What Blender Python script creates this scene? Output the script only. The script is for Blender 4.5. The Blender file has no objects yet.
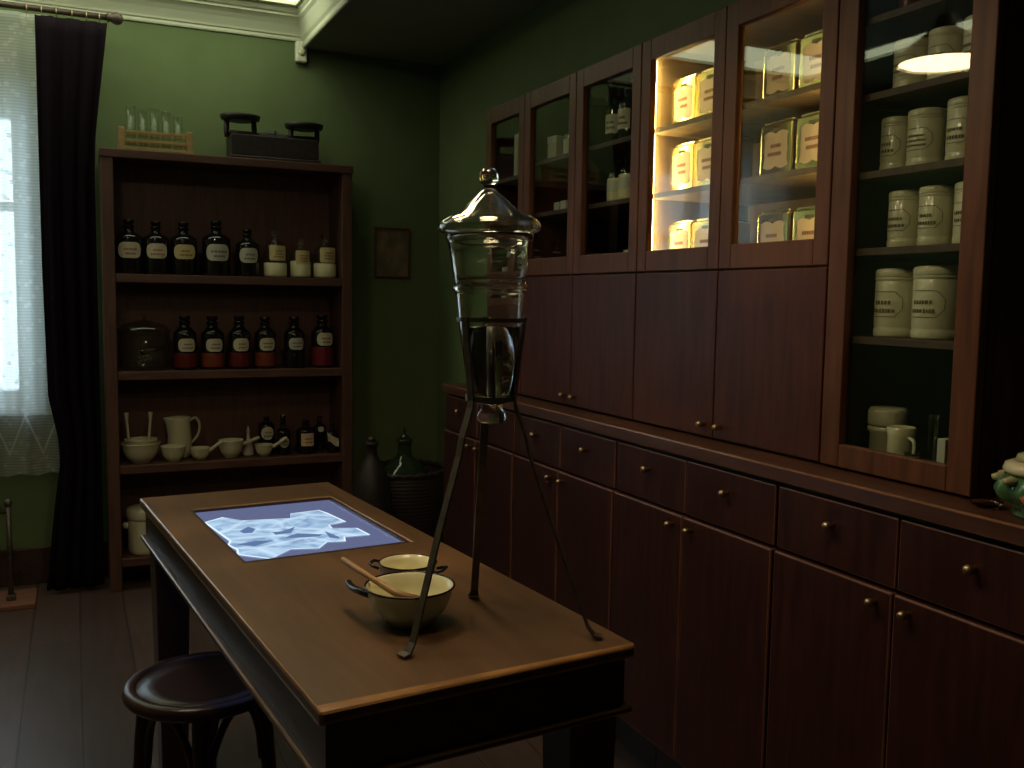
import bpy, bmesh, math, random
from mathutils import Vector, Matrix
random.seed(4)
PI = math.pi
S = bpy.context.scene
COL = S.collection
S.view_settings.view_transform = 'Standard'
S.view_settings.look = 'None'
S.view_settings.gamma = 1.0
S.view_settings.use_curve_mapping = False
S.view_settings.exposure = 0.18

# ------------------------------------------------------------------ materials
def new_mat(name):
    m = bpy.data.materials.new(name); m.use_nodes = True
    nt = m.node_tree; b = nt.nodes['Principled BSDF']
    return m, nt, b
def plain(name, col, rough=.5, metal=0, spec=.5, trans=0, ior=1.45, coat=0, noise=.0, nscale=20, emit=None, estr=0, sub=0):
    m, nt, b = new_mat(name)
    b.inputs['Base Color'].default_value = (*col, 1)
    b.inputs['Roughness'].default_value = rough
    b.inputs['Metallic'].default_value = metal
    b.inputs['Specular IOR Level'].default_value = spec
    b.inputs['Transmission Weight'].default_value = trans
    b.inputs['IOR'].default_value = ior
    b.inputs['Coat Weight'].default_value = coat
    b.inputs['Subsurface Weight'].default_value = sub
    if emit:
        b.inputs['Emission Color'].default_value = (*emit, 1)
        b.inputs['Emission Strength'].default_value = estr
    if noise:
        tc = nt.nodes.new('ShaderNodeTexCoord'); n = nt.nodes.new('ShaderNodeTexNoise')
        n.inputs['Scale'].default_value = nscale; n.inputs['Detail'].default_value = 5
        nt.links.new(tc.outputs['Object'], n.inputs['Vector'])
        r = nt.nodes.new('ShaderNodeValToRGB')
        r.color_ramp.elements[0].position = .3; r.color_ramp.elements[1].position = .7
        r.color_ramp.elements[0].color = (*[c*(1-noise) for c in col], 1)
        r.color_ramp.elements[1].color = (*[min(1, c*(1+noise)) for c in col], 1)
        nt.links.new(n.outputs['Fac'], r.inputs['Fac']); nt.links.new(r.outputs['Color'], b.inputs['Base Color'])
    return m
def wood(name, c1, c2, rough=.45, scale=(14, 14, 1.6), bump=.08, spec=.5, wear=None, coat=0):
    m, nt, b = new_mat(name)
    tc = nt.nodes.new('ShaderNodeTexCoord'); mp = nt.nodes.new('ShaderNodeMapping')
    mp.inputs['Scale'].default_value = scale
    n = nt.nodes.new('ShaderNodeTexNoise'); n.inputs['Scale'].default_value = 3; n.inputs['Detail'].default_value = 8
    n.inputs['Distortion'].default_value = .6
    n2 = nt.nodes.new('ShaderNodeTexNoise'); n2.inputs['Scale'].default_value = 2.2; n2.inputs['Detail'].default_value = 3
    r = nt.nodes.new('ShaderNodeValToRGB')
    r.color_ramp.elements[0].position = .32; r.color_ramp.elements[1].position = .7
    r.color_ramp.elements[0].color = (*c1, 1); r.color_ramp.elements[1].color = (*c2, 1)
    L = nt.links.new
    L(tc.outputs['Object'], mp.inputs['Vector']); L(mp.outputs['Vector'], n.inputs['Vector'])
    L(tc.outputs['Object'], n2.inputs['Vector'])
    L(n.outputs['Fac'], r.inputs['Fac'])
    out = r.outputs['Color']
    if wear:
        mx = nt.nodes.new('ShaderNodeMix'); mx.data_type = 'RGBA'
        r2 = nt.nodes.new('ShaderNodeValToRGB')
        r2.color_ramp.elements[0].position = .52; r2.color_ramp.elements[1].position = .75
        L(n2.outputs['Fac'], r2.inputs['Fac']); L(r2.outputs['Color'], mx.inputs['Factor'])
        L(out, mx.inputs['A']); mx.inputs['B'].default_value = (*wear, 1); out = mx.outputs['Result']
    L(out, b.inputs['Base Color'])
    mr = nt.nodes.new('ShaderNodeMapRange'); mr.inputs['To Min'].default_value = rough-.1; mr.inputs['To Max'].default_value = rough+.12
    L(n2.outputs['Fac'], mr.inputs['Value']); L(mr.outputs['Result'], b.inputs['Roughness'])
    bp = nt.nodes.new('ShaderNodeBump'); bp.inputs['Strength'].default_value = bump; bp.inputs['Distance'].default_value = .002
    L(n.outputs['Fac'], bp.inputs['Height']); L(bp.outputs['Normal'], b.inputs['Normal'])
    b.inputs['Specular IOR Level'].default_value = spec
    b.inputs['Coat Weight'].default_value = coat
    return m

M = {}
M['wall'] = plain('green_distemper', (.132, .172, .082), .85, spec=.2, noise=.07, nscale=6)
M['soffit'] = plain('dark_soffit_paint', (.26, .24, .20), .9, spec=.1, noise=.05, nscale=8)
M['plaster'] = plain('white_plaster', (.62, .63, .50), .7)
M['cab_base'] = wood('shaded_mahogany', (.024, .0075, .006), (.046, .014, .010), .42, (16, 16, 1.5), wear=(.072, .022, .013), spec=.22)  # same mahogany, darkened for the shade low on the base units
M['cab_frame'] = wood('lit_mahogany_frame', (.070, .024, .010), (.125, .046, .019), .42, (16, 16, 1.5), wear=(.16, .062, .026), spec=.25)  # same mahogany, lightened for the light falling from above
M['cab'] = wood('mahogany_cabinet', (.044, .0125, .008), (.078, .023, .0135), .42, (16, 16, 1.5), wear=(.11, .035, .02), spec=.22)  # same mahogany, dimmer light below the glazing put into the colour
M['cab_in'] = wood('cabinet_interior', (.045, .02, .013), (.08, .036, .02), .6, (3, 14, 3))
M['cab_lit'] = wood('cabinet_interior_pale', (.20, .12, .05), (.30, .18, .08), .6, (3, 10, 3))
M['counter'] = wood('counter_wood', (.048, .018, .012), (.085, .032, .018), .36, (18, 1.5, 18), wear=(.16, .07, .035))
M['shelfwood'] = wood('bookcase_wood', (.075, .033, .024), (.125, .055, .038), .55, (14, 14, 1.6))
M['shelfboard'] = wood('bookcase_board', (.075, .033, .024), (.12, .052, .036), .5, (1.6, 14, 14))
M['table'] = wood('table_top_wood', (.082, .041, .018), (.125, .064, .028), .38, (12, 1.2, 12), wear=(.19, .093, .038), coat=.1)
M['tableedge'] = plain('worn_lit_table_edge', (.30, .15, .055), .28, noise=.35, nscale=9, coat=.3)  # edge wear and glossy highlight, both put into the colour
M['counteredge'] = plain('lit_counter_edge', (.16, .068, .03), .3, noise=.3, nscale=9)  # bright line along the counter edge, painted as lighter wood
M['dooredge'] = plain('lit_door_edge', (.11, .045, .03), .4, noise=.3, nscale=9)  # light caught by the door edges, painted into the colour
M['tabledark'] = wood('table_frame_wood', (.035, .018, .014), (.06, .03, .022), .35, (12, 1.2, 12))
M['stool'] = wood('bentwood', (.026, .010, .008), (.045, .017, .012), .32, (6, 6, 6))
M['brass'] = plain('worn_brass', (.40, .29, .18), .42, 1)
M['tin'] = plain('gold_tin', (.80, .62, .20), .22, 1, noise=.12, nscale=30)
M['tinbase'] = plain('tin_cap', (.82, .70, .36), .25, 1)
M['iron'] = plain('blackened_iron', (.13, .11, .095), .4, .7, noise=.3, nscale=60)
M['castiron'] = plain('cast_iron_paint', (.03, .022, .022), .5, .2, noise=.3, nscale=40)
M['porcelain'] = plain('cream_porcelain', (.62, .58, .40), .22, coat=.3)
M['stoneware'] = plain('canister_glaze', (.60, .56, .40), .28, coat=.3, noise=.05, nscale=12)
M['enamel_in'] = plain('cream_enamel', (.80, .76, .50), .25, coat=.4)
M['enamel_out'] = plain('pale_green_enamel', (.46, .52, .38), .25, coat=.4)
M['enamel_grey'] = plain('grey_enamel', (.40, .38, .36), .3, coat=.3)
M['black'] = plain('black_lacquer', (.012, .011, .013), .25)
M['label'] = plain('label_paper', (.60, .54, .40), .7, noise=.08, nscale=60)
M['label_yel'] = plain('yellow_label_paper', (.62, .52, .26), .7, noise=.08, nscale=60)
M['label_grey'] = plain('grey_label_paper', (.50, .50, .42), .7, noise=.08, nscale=60)
M['label_tin'] = plain('tin_label_paper', (.72, .52, .32), .65)
M['ink'] = plain('ink', (.15, .12, .07), .8)
M['inkred'] = plain('red_ink', (.33, .12, .06), .8)
M['darkglass'] = plain('dark_bottle_glass', (.010, .007, .010), .07, spec=.6, coat=.3)
M['redglass'] = plain('red_contents', (.12, .015, .013), .3, noise=.2, nscale=25)
M['orange'] = plain('orange_contents', (.18, .032, .014), .4, noise=.2, nscale=25)
M['crimson'] = plain('crimson_contents', (.14, .006, .018), .4)
M['powder'] = plain('white_powder', (.66, .62, .40), .9, noise=.05)
M['glass'] = plain('clear_glass', (.96, .98, .95), .02, trans=1, ior=1.45)
M['greenglass'] = plain('green_bottle_glass', (.10, .14, .08), .05, trans=.75, ior=1.45)
M['liquid'] = plain('clear_dark_liquid', (.80, .80, .76), .02, trans=1, ior=1.33)
M['woodspoon'] = wood('light_wood', (.30, .16, .06), (.42, .24, .10), .5, (2, 20, 20))
M['rackwood'] = wood('rack_wood', (.28, .17, .06), (.38, .25, .10), .6, (2, 14, 14))
M['curtain'] = plain('dark_velvet', (.008, .0045, .008), .95, spec=.1, noise=.2, nscale=30)
M['rod'] = plain('dark_rod', (.05, .03, .022), .4)
M['detector'] = plain('white_plastic', (.70, .70, .58), .4)
M['basket'] = None
M['framewood'] = plain('thin_frame_wood', (.10, .045, .025), .5)
M['winframe'] = plain('white_window_paint', (.72, .74, .76), .5)
M['greenglaze'] = plain('green_glaze', (.05, .13, .05), .2, coat=.5, noise=.4, nscale=25)
M['orangeglaze'] = plain('orange_glaze', (.50, .14, .05), .3)
M['oliveglaze'] = plain('olive_glaze', (.36, .36, .20), .25, coat=.3)
M['whiteobj'] = plain('off_white_card', (.55, .54, .48), .6)
M['bookcream'] = plain('cream_binding', (.52, .45, .33), .7)
M['terracotta'] = wood('reddish_board', (.16, .06, .04), (.24, .09, .06), .6, (3, 12, 12))

def wicker():
    m, nt, b = new_mat('dark_wicker'); L = nt.links.new
    tc = nt.nodes.new('ShaderNodeTexCoord')
    w = nt.nodes.new('ShaderNodeTexWave'); w.bands_direction = 'Z'; w.inputs['Scale'].default_value = 18; w.inputs['Distortion'].default_value = 1.5
    n = nt.nodes.new('ShaderNodeTexNoise'); n.inputs['Scale'].default_value = 40
    r = nt.nodes.new('ShaderNodeValToRGB'); r.color_ramp.elements[0].color = (.018, .010, .009, 1); r.color_ramp.elements[1].color = (.035, .017, .013, 1)
    L(tc.outputs['Object'], w.inputs['Vector']); L(tc.outputs['Object'], n.inputs['Vector'])
    L(w.outputs['Fac'], r.inputs['Fac']); L(r.outputs['Color'], b.inputs['Base Color'])
    bp = nt.nodes.new('ShaderNodeBump'); bp.inputs['Strength'].default_value = .4; bp.inputs['Distance'].default_value = .003
    L(w.outputs['Fac'], bp.inputs['Height']); L(bp.outputs['Normal'], b.inputs['Normal']); b.inputs['Roughness'].default_value = .6
    return m
M['basket'] = wicker()

def pane_mat():
    # thin architectural glass: mostly clear with a Fresnel reflection
    m = bpy.data.materials.new('cabinet_glass'); m.use_nodes = True; nt = m.node_tree; nt.nodes.clear(); L = nt.links.new
    o = nt.nodes.new('ShaderNodeOutputMaterial'); t = nt.nodes.new('ShaderNodeBsdfTransparent'); g = nt.nodes.new('ShaderNodeBsdfGlossy')
    t.inputs['Color'].default_value = (.92, .95, .92, 1); g.inputs['Roughness'].default_value = .012
    f = nt.nodes.new('ShaderNodeFresnel'); f.inputs['IOR'].default_value = 1.5; mx = nt.nodes.new('ShaderNodeMixShader')
    mt = nt.nodes.new('ShaderNodeMath'); mt.operation = 'MULTIPLY'; mt.inputs[1].default_value = 1.0; mt.use_clamp = True
    ge = nt.nodes.new('ShaderNodeNewGeometry'); mi = nt.nodes.new('ShaderNodeMapRange')
    mi.inputs['To Min'].default_value = 1.5; mi.inputs['To Max'].default_value = 1/1.5   # same Fresnel from both faces of the pane
    L(ge.outputs['Backfacing'], mi.inputs['Value']); L(mi.outputs['Result'], f.inputs['IOR'])
    L(f.outputs[0], mt.inputs[0])
    L(mt.outputs[0], mx.inputs[0]); L(t.outputs[0], mx.inputs[1]); L(g.outputs[0], mx.inputs[2]); L(mx.outputs[0], o.inputs['Surface'])
    return m
M['pane'] = pane_mat()

M['thin'] = M['pane'].copy(); M['thin'].name = 'thin_clear_glass'
for n_ in M['thin'].node_tree.nodes:
    if n_.type == 'BSDF_TRANSPARENT': n_.inputs['Color'].default_value = (.93, .95, .92, 1)
    if n_.type == 'BSDF_GLOSSY': n_.inputs['Roughness'].default_value = .04
M['lidglass'] = M['thin'].copy(); M['lidglass'].name = 'shiny_lid_glass'
for n_ in M['lidglass'].node_tree.nodes:
    if n_.type == 'MATH': n_.inputs[1].default_value = 2.2
def emitter(name, col, s):
    m = bpy.data.materials.new(name); m.use_nodes = True; nt = m.node_tree; nt.nodes.clear()
    e = nt.nodes.new('ShaderNodeEmission'); e.inputs['Color'].default_value = (*col, 1); e.inputs['Strength'].default_value = s
    o = nt.nodes.new('ShaderNodeOutputMaterial'); nt.links.new(e.outputs[0], o.inputs['Surface'])
    return m
LAMP = 25; CEIL = 3.0
M['lampglow'] = emitter('lamp_glow', (1.0, .74, .42), LAMP)
M['ceilglow'] = emitter('ceiling_glow', (.93, 1.0, .66), CEIL)
M['roomglow'] = emitter('opal_glow', (1.0, .86, .60), 18)
M['added_strip'] = emitter('added_tube_glow', (1.0, .80, .36), 42)  # glow of the added near-side tube
M['striplamp'] = emitter('cabinet_tube_glow', (1.0, .80, .32), 80)

def floor_mat():
    m, nt, b = new_mat('dark_floorboards'); L = nt.links.new
    tc = nt.nodes.new('ShaderNodeTexCoord'); mp = nt.nodes.new('ShaderNodeMapping'); mp.inputs['Rotation'].default_value = (0, 0, PI/2)
    br = nt.nodes.new('ShaderNodeTexBrick'); br.offset = .37
    br.inputs['Scale'].default_value = 1; br.inputs['Brick Width'].default_value = 1.9; br.inputs['Row Height'].default_value = .17
    br.inputs['Mortar Size'].default_value = .004; br.inputs['Mortar Smooth'].default_value = .3
    br.inputs['Color1'].default_value = (.082, .050, .044, 1); br.inputs['Color2'].default_value = (.105, .066, .057, 1); br.inputs['Mortar'].default_value = (.045, .03, .026, 1)
    n = nt.nodes.new('ShaderNodeTexNoise'); n.inputs['Scale'].default_value = 4; n.inputs['Detail'].default_value = 7
    mp2 = nt.nodes.new('ShaderNodeMapping'); mp2.inputs['Scale'].default_value = (7, .9, 1)
    mx = nt.nodes.new('ShaderNodeMix'); mx.data_type = 'RGBA'; mx.blend_type = 'MULTIPLY'; mx.inputs['Factor'].default_value = .7
    r = nt.nodes.new('ShaderNodeValToRGB'); r.color_ramp.elements[0].position = .3; r.color_ramp.elements[0].color = (.45, .42, .4, 1); r.color_ramp.elements[1].color = (1.2, 1.15, 1.1, 1)
    L(tc.outputs['Object'], mp.inputs['Vector']); L(mp.outputs['Vector'], br.inputs['Vector'])
    L(tc.outputs['Object'], mp2.inputs['Vector']); L(mp2.outputs['Vector'], n.inputs['Vector']); L(n.outputs['Fac'], r.inputs['Fac'])
    L(br.outputs['Color'], mx.inputs['A']); L(r.outputs['Color'], mx.inputs['B']); L(mx.outputs['Result'], b.inputs['Base Color'])
    b.inputs['Roughness'].default_value = .42
    bp = nt.nodes.new('ShaderNodeBump'); bp.inputs['Strength'].default_value = .3; bp.inputs['Distance'].default_value = .003
    L(br.outputs['Fac'], bp.inputs['Height']); bp.invert = True; L(bp.outputs['Normal'], b.inputs['Normal'])
    return m
M['floor'] = floor_mat()

def lace_mat():
    m = bpy.data.materials.new('lace_net'); m.use_nodes = True; nt = m.node_tree; nt.nodes.clear(); L = nt.links.new
    o = nt.nodes.new('ShaderNodeOutputMaterial'); t = nt.nodes.new('ShaderNodeBsdfTransparent')
    d = nt.nodes.new('ShaderNodeBsdfDiffuse'); d.inputs['Color'].default_value = (.70, .72, .70, 1)
    tl = nt.nodes.new('ShaderNodeBsdfTranslucent'); tl.inputs['Color'].default_value = (.70, .74, .74, 1)
    a = nt.nodes.new('ShaderNodeMixShader'); a.inputs[0].default_value = .45; L(d.outputs[0], a.inputs[1]); L(tl.outputs[0], a.inputs[2])
    tc = nt.nodes.new('ShaderNodeTexCoord'); sp = nt.nodes.new('ShaderNodeSeparateXYZ'); L(tc.outputs['Object'], sp.inputs[0])
    def math_(op, x, y=None, v=None):
        n = nt.nodes.new('ShaderNodeMath'); n.operation = op
        if hasattr(x, 'links') or hasattr(x, 'is_output'): L(x, n.inputs[0])
        else: n.inputs[0].default_value = x
        if y is not None:
            if hasattr(y, 'is_output'): L(y, n.inputs[1])
            else: n.inputs[1].default_value = y
        return n.outputs[0]
    # fine horizontal threads
    th = math_('MULTIPLY_ADD', math_('SINE', math_('MULTIPLY', sp.outputs['Z'], 2*PI/.013)), .5)
    th.node.inputs[2].default_value = .5
    # zigzag border between z=.56 and z=.84
    xx = math_('PINGPONG', sp.outputs['X'], .065)
    zz = math_('ABSOLUTE', math_('SUBTRACT', math_('SUBTRACT', sp.outputs['Z'], .60), math_('MULTIPLY', xx, 2.6)))
    zig = math_('LESS_THAN', zz, .012)
    # vertical garlands
    wv = nt.nodes.new('ShaderNodeTexVoronoi'); wv.inputs['Scale'].default_value = 26
    L(tc.outputs['Object'], wv.inputs['Vector'])
    dots = math_('LESS_THAN', wv.outputs['Distance'], .30)
    low = math_('LESS_THAN', sp.outputs['Z'], .77)
    dens = math_('ADD', math_('MULTIPLY', th, .18), math_('SUBTRACT', .66, math_('MULTIPLY', low, .28)))
    dens = math_('ADD', dens, math_('MULTIPLY', zig, .35))
    dens = math_('ADD', dens, math_('MULTIPLY', dots, .14))
    mn = math_('MINIMUM', dens, .96)
    mx = nt.nodes.new('ShaderNodeMixShader'); L(mn, mx.inputs[0]); L(t.outputs[0], mx.inputs[1]); L(a.outputs[0], mx.inputs[2]); L(mx.outputs[0], o.inputs['Surface'])
    return m
M['lace'] = lace_mat()

def screen_img():
    m = bpy.data.materials.new('screen_bright_shape'); m.use_nodes = True; nt = m.node_tree; nt.nodes.clear(); L = nt.links.new
    o = nt.nodes.new('ShaderNodeOutputMaterial'); e = nt.nodes.new('ShaderNodeEmission')
    tc = nt.nodes.new('ShaderNodeTexCoord'); n = nt.nodes.new('ShaderNodeTexNoise'); n.inputs['Scale'].default_value = 14; n.inputs['Detail'].default_value = 4; n.inputs['Distortion'].default_value = 1.5
    v = nt.nodes.new('ShaderNodeTexVoronoi'); v.feature = 'DISTANCE_TO_EDGE'; v.inputs['Scale'].default_value = 8
    r = nt.nodes.new('ShaderNodeValToRGB'); r.color_ramp.elements[0].position = .36; r.color_ramp.elements[1].position = .62
    r.color_ramp.elements[0].color = (.20, .31, .50, 1); r.color_ramp.elements[1].color = (.42, .60, .78, 1)
    r2 = nt.nodes.new('ShaderNodeValToRGB'); r2.color_ramp.elements[0].position = 0; r2.color_ramp.elements[1].position = .09
    r2.color_ramp.elements[0].color = (.55, .55, .55, 1); r2.color_ramp.elements[1].color = (0, 0, 0, 1)
    mx = nt.nodes.new('ShaderNodeMix'); mx.data_type = 'RGBA'; mx.inputs['B'].default_value = (.66, .82, .95, 1)
    L(tc.outputs['Object'], n.inputs['Vector']); L(tc.outputs['Object'], v.inputs['Vector'])
    L(n.outputs['Fac'], r.inputs['Fac']); L(v.outputs['Distance'], r2.inputs['Fac']); L(r.outputs['Color'], mx.inputs['A']); L(r2.outputs['Color'], mx.inputs['Factor'])
    L(mx.outputs['Result'], e.inputs['Color']); e.inputs['Strength'].default_value = 1.0; L(e.outputs[0], o.inputs['Surface'])
    return m
M['scr_img'] = screen_img()
M['scr_bg'] = plain('screen_blue', (.02, .02, .03), .15, emit=(.095, .115, .225), estr=1.0)
M['scr_dark'] = emitter('screen_fold', (.10, .17, .32), 1.0)
M['scr_edge'] = emitter('screen_outline', (.70, .86, 1.0), 1.0)

def picture_mat():
    m, nt, b = new_mat('faded_print'); L = nt.links.new
    tc = nt.nodes.new('ShaderNodeTexCoord'); mp = nt.nodes.new('ShaderNodeMapping'); mp.inputs['Scale'].default_value = (18, 1, 8)
    n = nt.nodes.new('ShaderNodeTexNoise'); n.inputs['Scale'].default_value = 1; n.inputs['Detail'].default_value = 3
    r = nt.nodes.new('ShaderNodeValToRGB'); r.color_ramp.elements[0].position = .35; r.color_ramp.elements[0].color = (.10, .09, .06, 1); r.color_ramp.elements[1].position = .65; r.color_ramp.elements[1].color = (.26, .16, .10, 1)
    L(tc.outputs['Object'], mp.inputs['Vector']); L(mp.outputs['Vector'], n.inputs['Vector']); L(n.outputs['Fac'], r.inputs['Fac']); L(r.outputs['Color'], b.inputs['Base Color'])
    b.inputs['Roughness'].default_value = .5
    return m
M['print'] = picture_mat()

# ------------------------------------------------------------------ mesh helpers
def obj(name, bm, mat, parent=None, smooth=False, bevel=0, bseg=2, label=None):
    me = bpy.data.meshes.new(name)
    bmesh.ops.recalc_face_normals(bm, faces=bm.faces)
    bm.to_mesh(me); bm.free()
    o = bpy.data.objects.new(name, me); COL.objects.link(o)
    me.materials.append(mat)
    if smooth:
        for p in me.polygons: p.use_smooth = True
    if parent is not None: o.parent = parent
    if bevel:
        mo = o.modifiers.new('Bevel', 'BEVEL'); mo.width = bevel; mo.segments = bseg; mo.limit_method = 'ANGLE'; mo.angle_limit = math.radians(40)
    if label: o['label'] = label
    return o
def worn_lit_edge(o, mat):
    o.data.materials.append(mat); o.modifiers['Bevel'].material = 1; return o  # bevel faces carry wear and painted edge highlights
def thing(name, label, cat, loc=(0, 0, 0), rz=0, group=None):
    o = bpy.data.objects.new(name, None); COL.objects.link(o); o.empty_display_size = .05
    o.location = loc; o.rotation_euler = (0, 0, rz); o['label'] = label; o['category'] = cat
    if group: o['group'] = group
    return o
def tag(o, label, cat, group=None):
    o['label'] = label; o['category'] = cat
    if group: o['group'] = group
    return o
def struct(o, label=None, cat=None):
    o['kind'] = 'structure'
    if label: o['label'] = label
    if cat: o['category'] = cat
    return o
def BM(): return bmesh.new()
def box(bm, x0, x1, y0, y1, z0, z1, mat=None):
    vs = [bm.verts.new(v) for v in ((x0, y0, z0), (x1, y0, z0), (x1, y1, z0), (x0, y1, z0), (x0, y0, z1), (x1, y0, z1), (x1, y1, z1), (x0, y1, z1))]
    if mat is not None:
        for v in vs: v.co = mat @ v.co
    for f in ((0, 3, 2, 1), (4, 5, 6, 7), (0, 1, 5, 4), (1, 2, 6, 5), (2, 3, 7, 6), (3, 0, 4, 7)):
        bm.faces.new([vs[i] for i in f])
    return bm
def lathe(bm, prof, seg=32, loc=(0, 0, 0), closed=False, mat=None, sx=1, sy=1):
    rings = []
    for r, z in prof:
        if r < 1e-6:
            v = bm.verts.new((loc[0], loc[1], loc[2]+z)); rings.append([v])
        else:
            rings.append([bm.verts.new((loc[0]+r*sx*math.cos(2*PI*i/seg), loc[1]+r*sy*math.sin(2*PI*i/seg), loc[2]+z)) for i in range(seg)])
    if mat is not None:
        for rg in rings:
            for v in rg: v.co = mat @ v.co
    n = len(rings)
    for k in range(n if closed else n-1):
        a, b = rings[k], rings[(k+1) % n]
        if len(a) == 1 and len(b) == 1: continue
        for i in range(seg):
            j = (i+1) % seg
            if len(a) == 1: bm.faces.new((a[0], b[j], b[i]))
            elif len(b) == 1: bm.faces.new((a[i], a[j], b[0]))
            else: bm.faces.new((a[i], a[j], b[j], b[i]))
    return bm
def tube(bm, pts, rad, seg=10, cap=True, flat=None, closed=False):
    pts = [Vector(p) for p in pts]; n = len(pts)
    rads = rad if isinstance(rad, (list, tuple)) else [rad]*n
    rings = []; up = None
    for i, p in enumerate(pts):
        if closed: t = pts[(i+1) % n]-pts[i-1]
        else: t = (pts[min(i+1, n-1)]-pts[max(i-1, 0)])
        t.normalize()
        if up is None:
            a = Vector((0, 0, 1)) if abs(t.z) < .9 else Vector((1, 0, 0))
            if flat is not None: a = Vector(flat)
            s = t.cross(a).normalized()
        else:
            s = (s - t*s.dot(t)).normalized()
        u = s.cross(t).normalized(); up = u
        ring = []
        for k in range(seg):
            an = 2*PI*k/seg
            w = rads[i]
            if flat is not None: c, d = w*math.cos(an), w*.28*math.sin(an)
            else: c, d = w*math.cos(an), w*math.sin(an)
            ring.append(bm.verts.new(p+s*c+u*d))
        rings.append(ring)
    for i in range(n if closed else n-1):
        a, b = rings[i], rings[(i+1) % n]
        for k in range(seg):
            j = (k+1) % seg; bm.faces.new((a[k], a[j], b[j], b[k]))
    if cap and not closed:
        bm.faces.new(rings[0][::-1]); bm.faces.new(rings[-1])
    return bm
def poly(bm, pts, z0, z1):
    a = [bm.verts.new((x, y, z0)) for x, y in pts]; b = [bm.verts.new((x, y, z1)) for x, y in pts]; n = len(pts)
    bm.faces.new(a[::-1]); bm.faces.new(b)
    for i in range(n):
        j = (i+1) % n; bm.faces.new((a[i], a[j], b[j], b[i]))
    return bm
def smoothpts(pts, n=8):
    # Catmull-Rom through the points
    P = [Vector(p) for p in pts]; out = []
    for i in range(len(P)-1):
        p0 = P[max(i-1, 0)]; p1 = P[i]; p2 = P[i+1]; p3 = P[min(i+2, len(P)-1)]
        for k in range(n):
            t = k/n
            out.append(.5*((2*p1)+(-p0+p2)*t+(2*p0-5*p1+4*p2-p3)*t*t+(-p0+3*p1-3*p2+p3)*t**3))
    out.append(P[-1]); return out

# ---- curved labels (centred on local -Y, rotated by rot)
def curved(bm, r, a0, a1, z0, z1, rot=0, corner=.25, n=12, th=.0006):
    """rounded patch on a cylinder: a in metres along the arc"""
    w = a1-a0; h = z1-z0; c = corner*min(w, h)
    cols = []
    for i in range(n+1):
        a = a0+w*i/n; d = min(a-a0, a1-a)
        cut = 0
        if d < c: cut = c-math.sqrt(max(0, c*c-(c-d)**2))
        th_ = a/r+rot-PI/2
        cols.append([(math.cos(th_), math.sin(th_), z0+cut), (math.cos(th_), math.sin(th_), z1-cut)])
    R = r+th
    prev = None
    for (c0, s0, za), (c1, s1, zb) in cols:
        v = (bm.verts.new((R*c0, R*s0, za)), bm.verts.new((R*c1, R*s1, zb)))
        if prev: bm.faces.new((prev[0], v[0], v[1], prev[1]))
        prev = v
    return bm
def strokes(bm, r, a0, a1, z0, z1, rot, rows, th=.0012, rnd=None):
    """rows of small letter-like marks"""
    rnd = rnd or random
    h = (z1-z0)/(rows*2.0)
    for k in range(rows):
        zc = z1-(k+.8)*(z1-z0)/rows
        w = (a1-a0)*rnd.choice((.6, .75, .9)); s = (a0+a1)/2-w/2; x = s
        while x < s+w:
            l = h*rnd.uniform(.35, .8)
            hh = h*rnd.uniform(.75, 1)
            curved(bm, r, x, min(x+l, s+w+l), zc-hh/2, zc+hh/2, rot, 0, 1, th)
            x += l*1.35
    return bm
def outline(bm, r, a0, a1, z0, z1, rot, w=.0012, ch=.3, th=.0010):
    """thin octagonal frame printed on the jar"""
    c = ch*(z1-z0)
    P = [(a0+c, z0), (a1-c, z0), (a1, z0+c), (a1, z1-c), (a1-c, z1), (a0+c, z1), (a0, z1-c), (a0, z0+c)]
    m = Vector(((a0+a1)/2, (z0+z1)/2))
    out = []
    n = len(P); pts = []
    for i in range(n):
        p = Vector(P[i]); q = Vector(P[(i+1) % n])
        for k in range(6): pts.append(p.lerp(q, k/6))
    ring = []
    for p in pts:
        d = (m-p).normalized()*w
        row = []
        for q in (p-d*.5, p+d*.5):
            t = q.x/r+rot-PI/2; row.append(bm.verts.new(((r+th)*math.cos(t), (r+th)*math.sin(t), q.y)))
        ring.append(row)
    for i in range(len(ring)):
        a, b = ring[i], ring[(i+1) % len(ring)]
        bm.faces.new((a[0], b[0], b[1], a[1]))
    return bm

# ------------------------------------------------------------------ room
WX0, WX1, WY0, WY1 = -1.75, 1.74, -1.3, 4.658
T = .1
ZS, ZT = 2.49, 2.64            # soffit, raised ceiling
bm = BM(); box(bm, WX0-T, WX1+T, WY0-T, WY1+T, -T, 0); struct(obj('floor', bm, M['floor']))
wx0, wx1, wz0, wz1 = -1.15, -.165, .80, 2.12
bm = BM()
box(bm, WX0-T, wx0, WY1, WY1+.3, 0, ZT+T); box(bm, wx1, WX1+T, WY1, WY1+.3, 0, ZT+T)
box(bm, wx0, wx1, WY1, WY1+.3, 0, wz0); box(bm, wx0, wx1, WY1, WY1+.3, wz1, ZT+T)
struct(obj('wall_back', bm, M['wall']))
bm = BM(); box(bm, WX1, WX1+T, WY0-T, WY1, 0, ZT+T); struct(obj('wall_right', bm, M['wall']))
bm = BM(); box(bm, WX0-T, WX0, WY0-T, WY1, 0, ZT+T); struct(obj('wall_left', bm, M['wall']))
bm = BM(); box(bm, WX0, WX1, WY0-T, WY0, 0, ZT+T); struct(obj('wall_front', bm, M['wall']))
SX = 1.035
bm = BM(); box(bm, WX0-T, WX1+T, WY0-T, WY1+.3, ZT+T, ZT+2*T)
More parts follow.
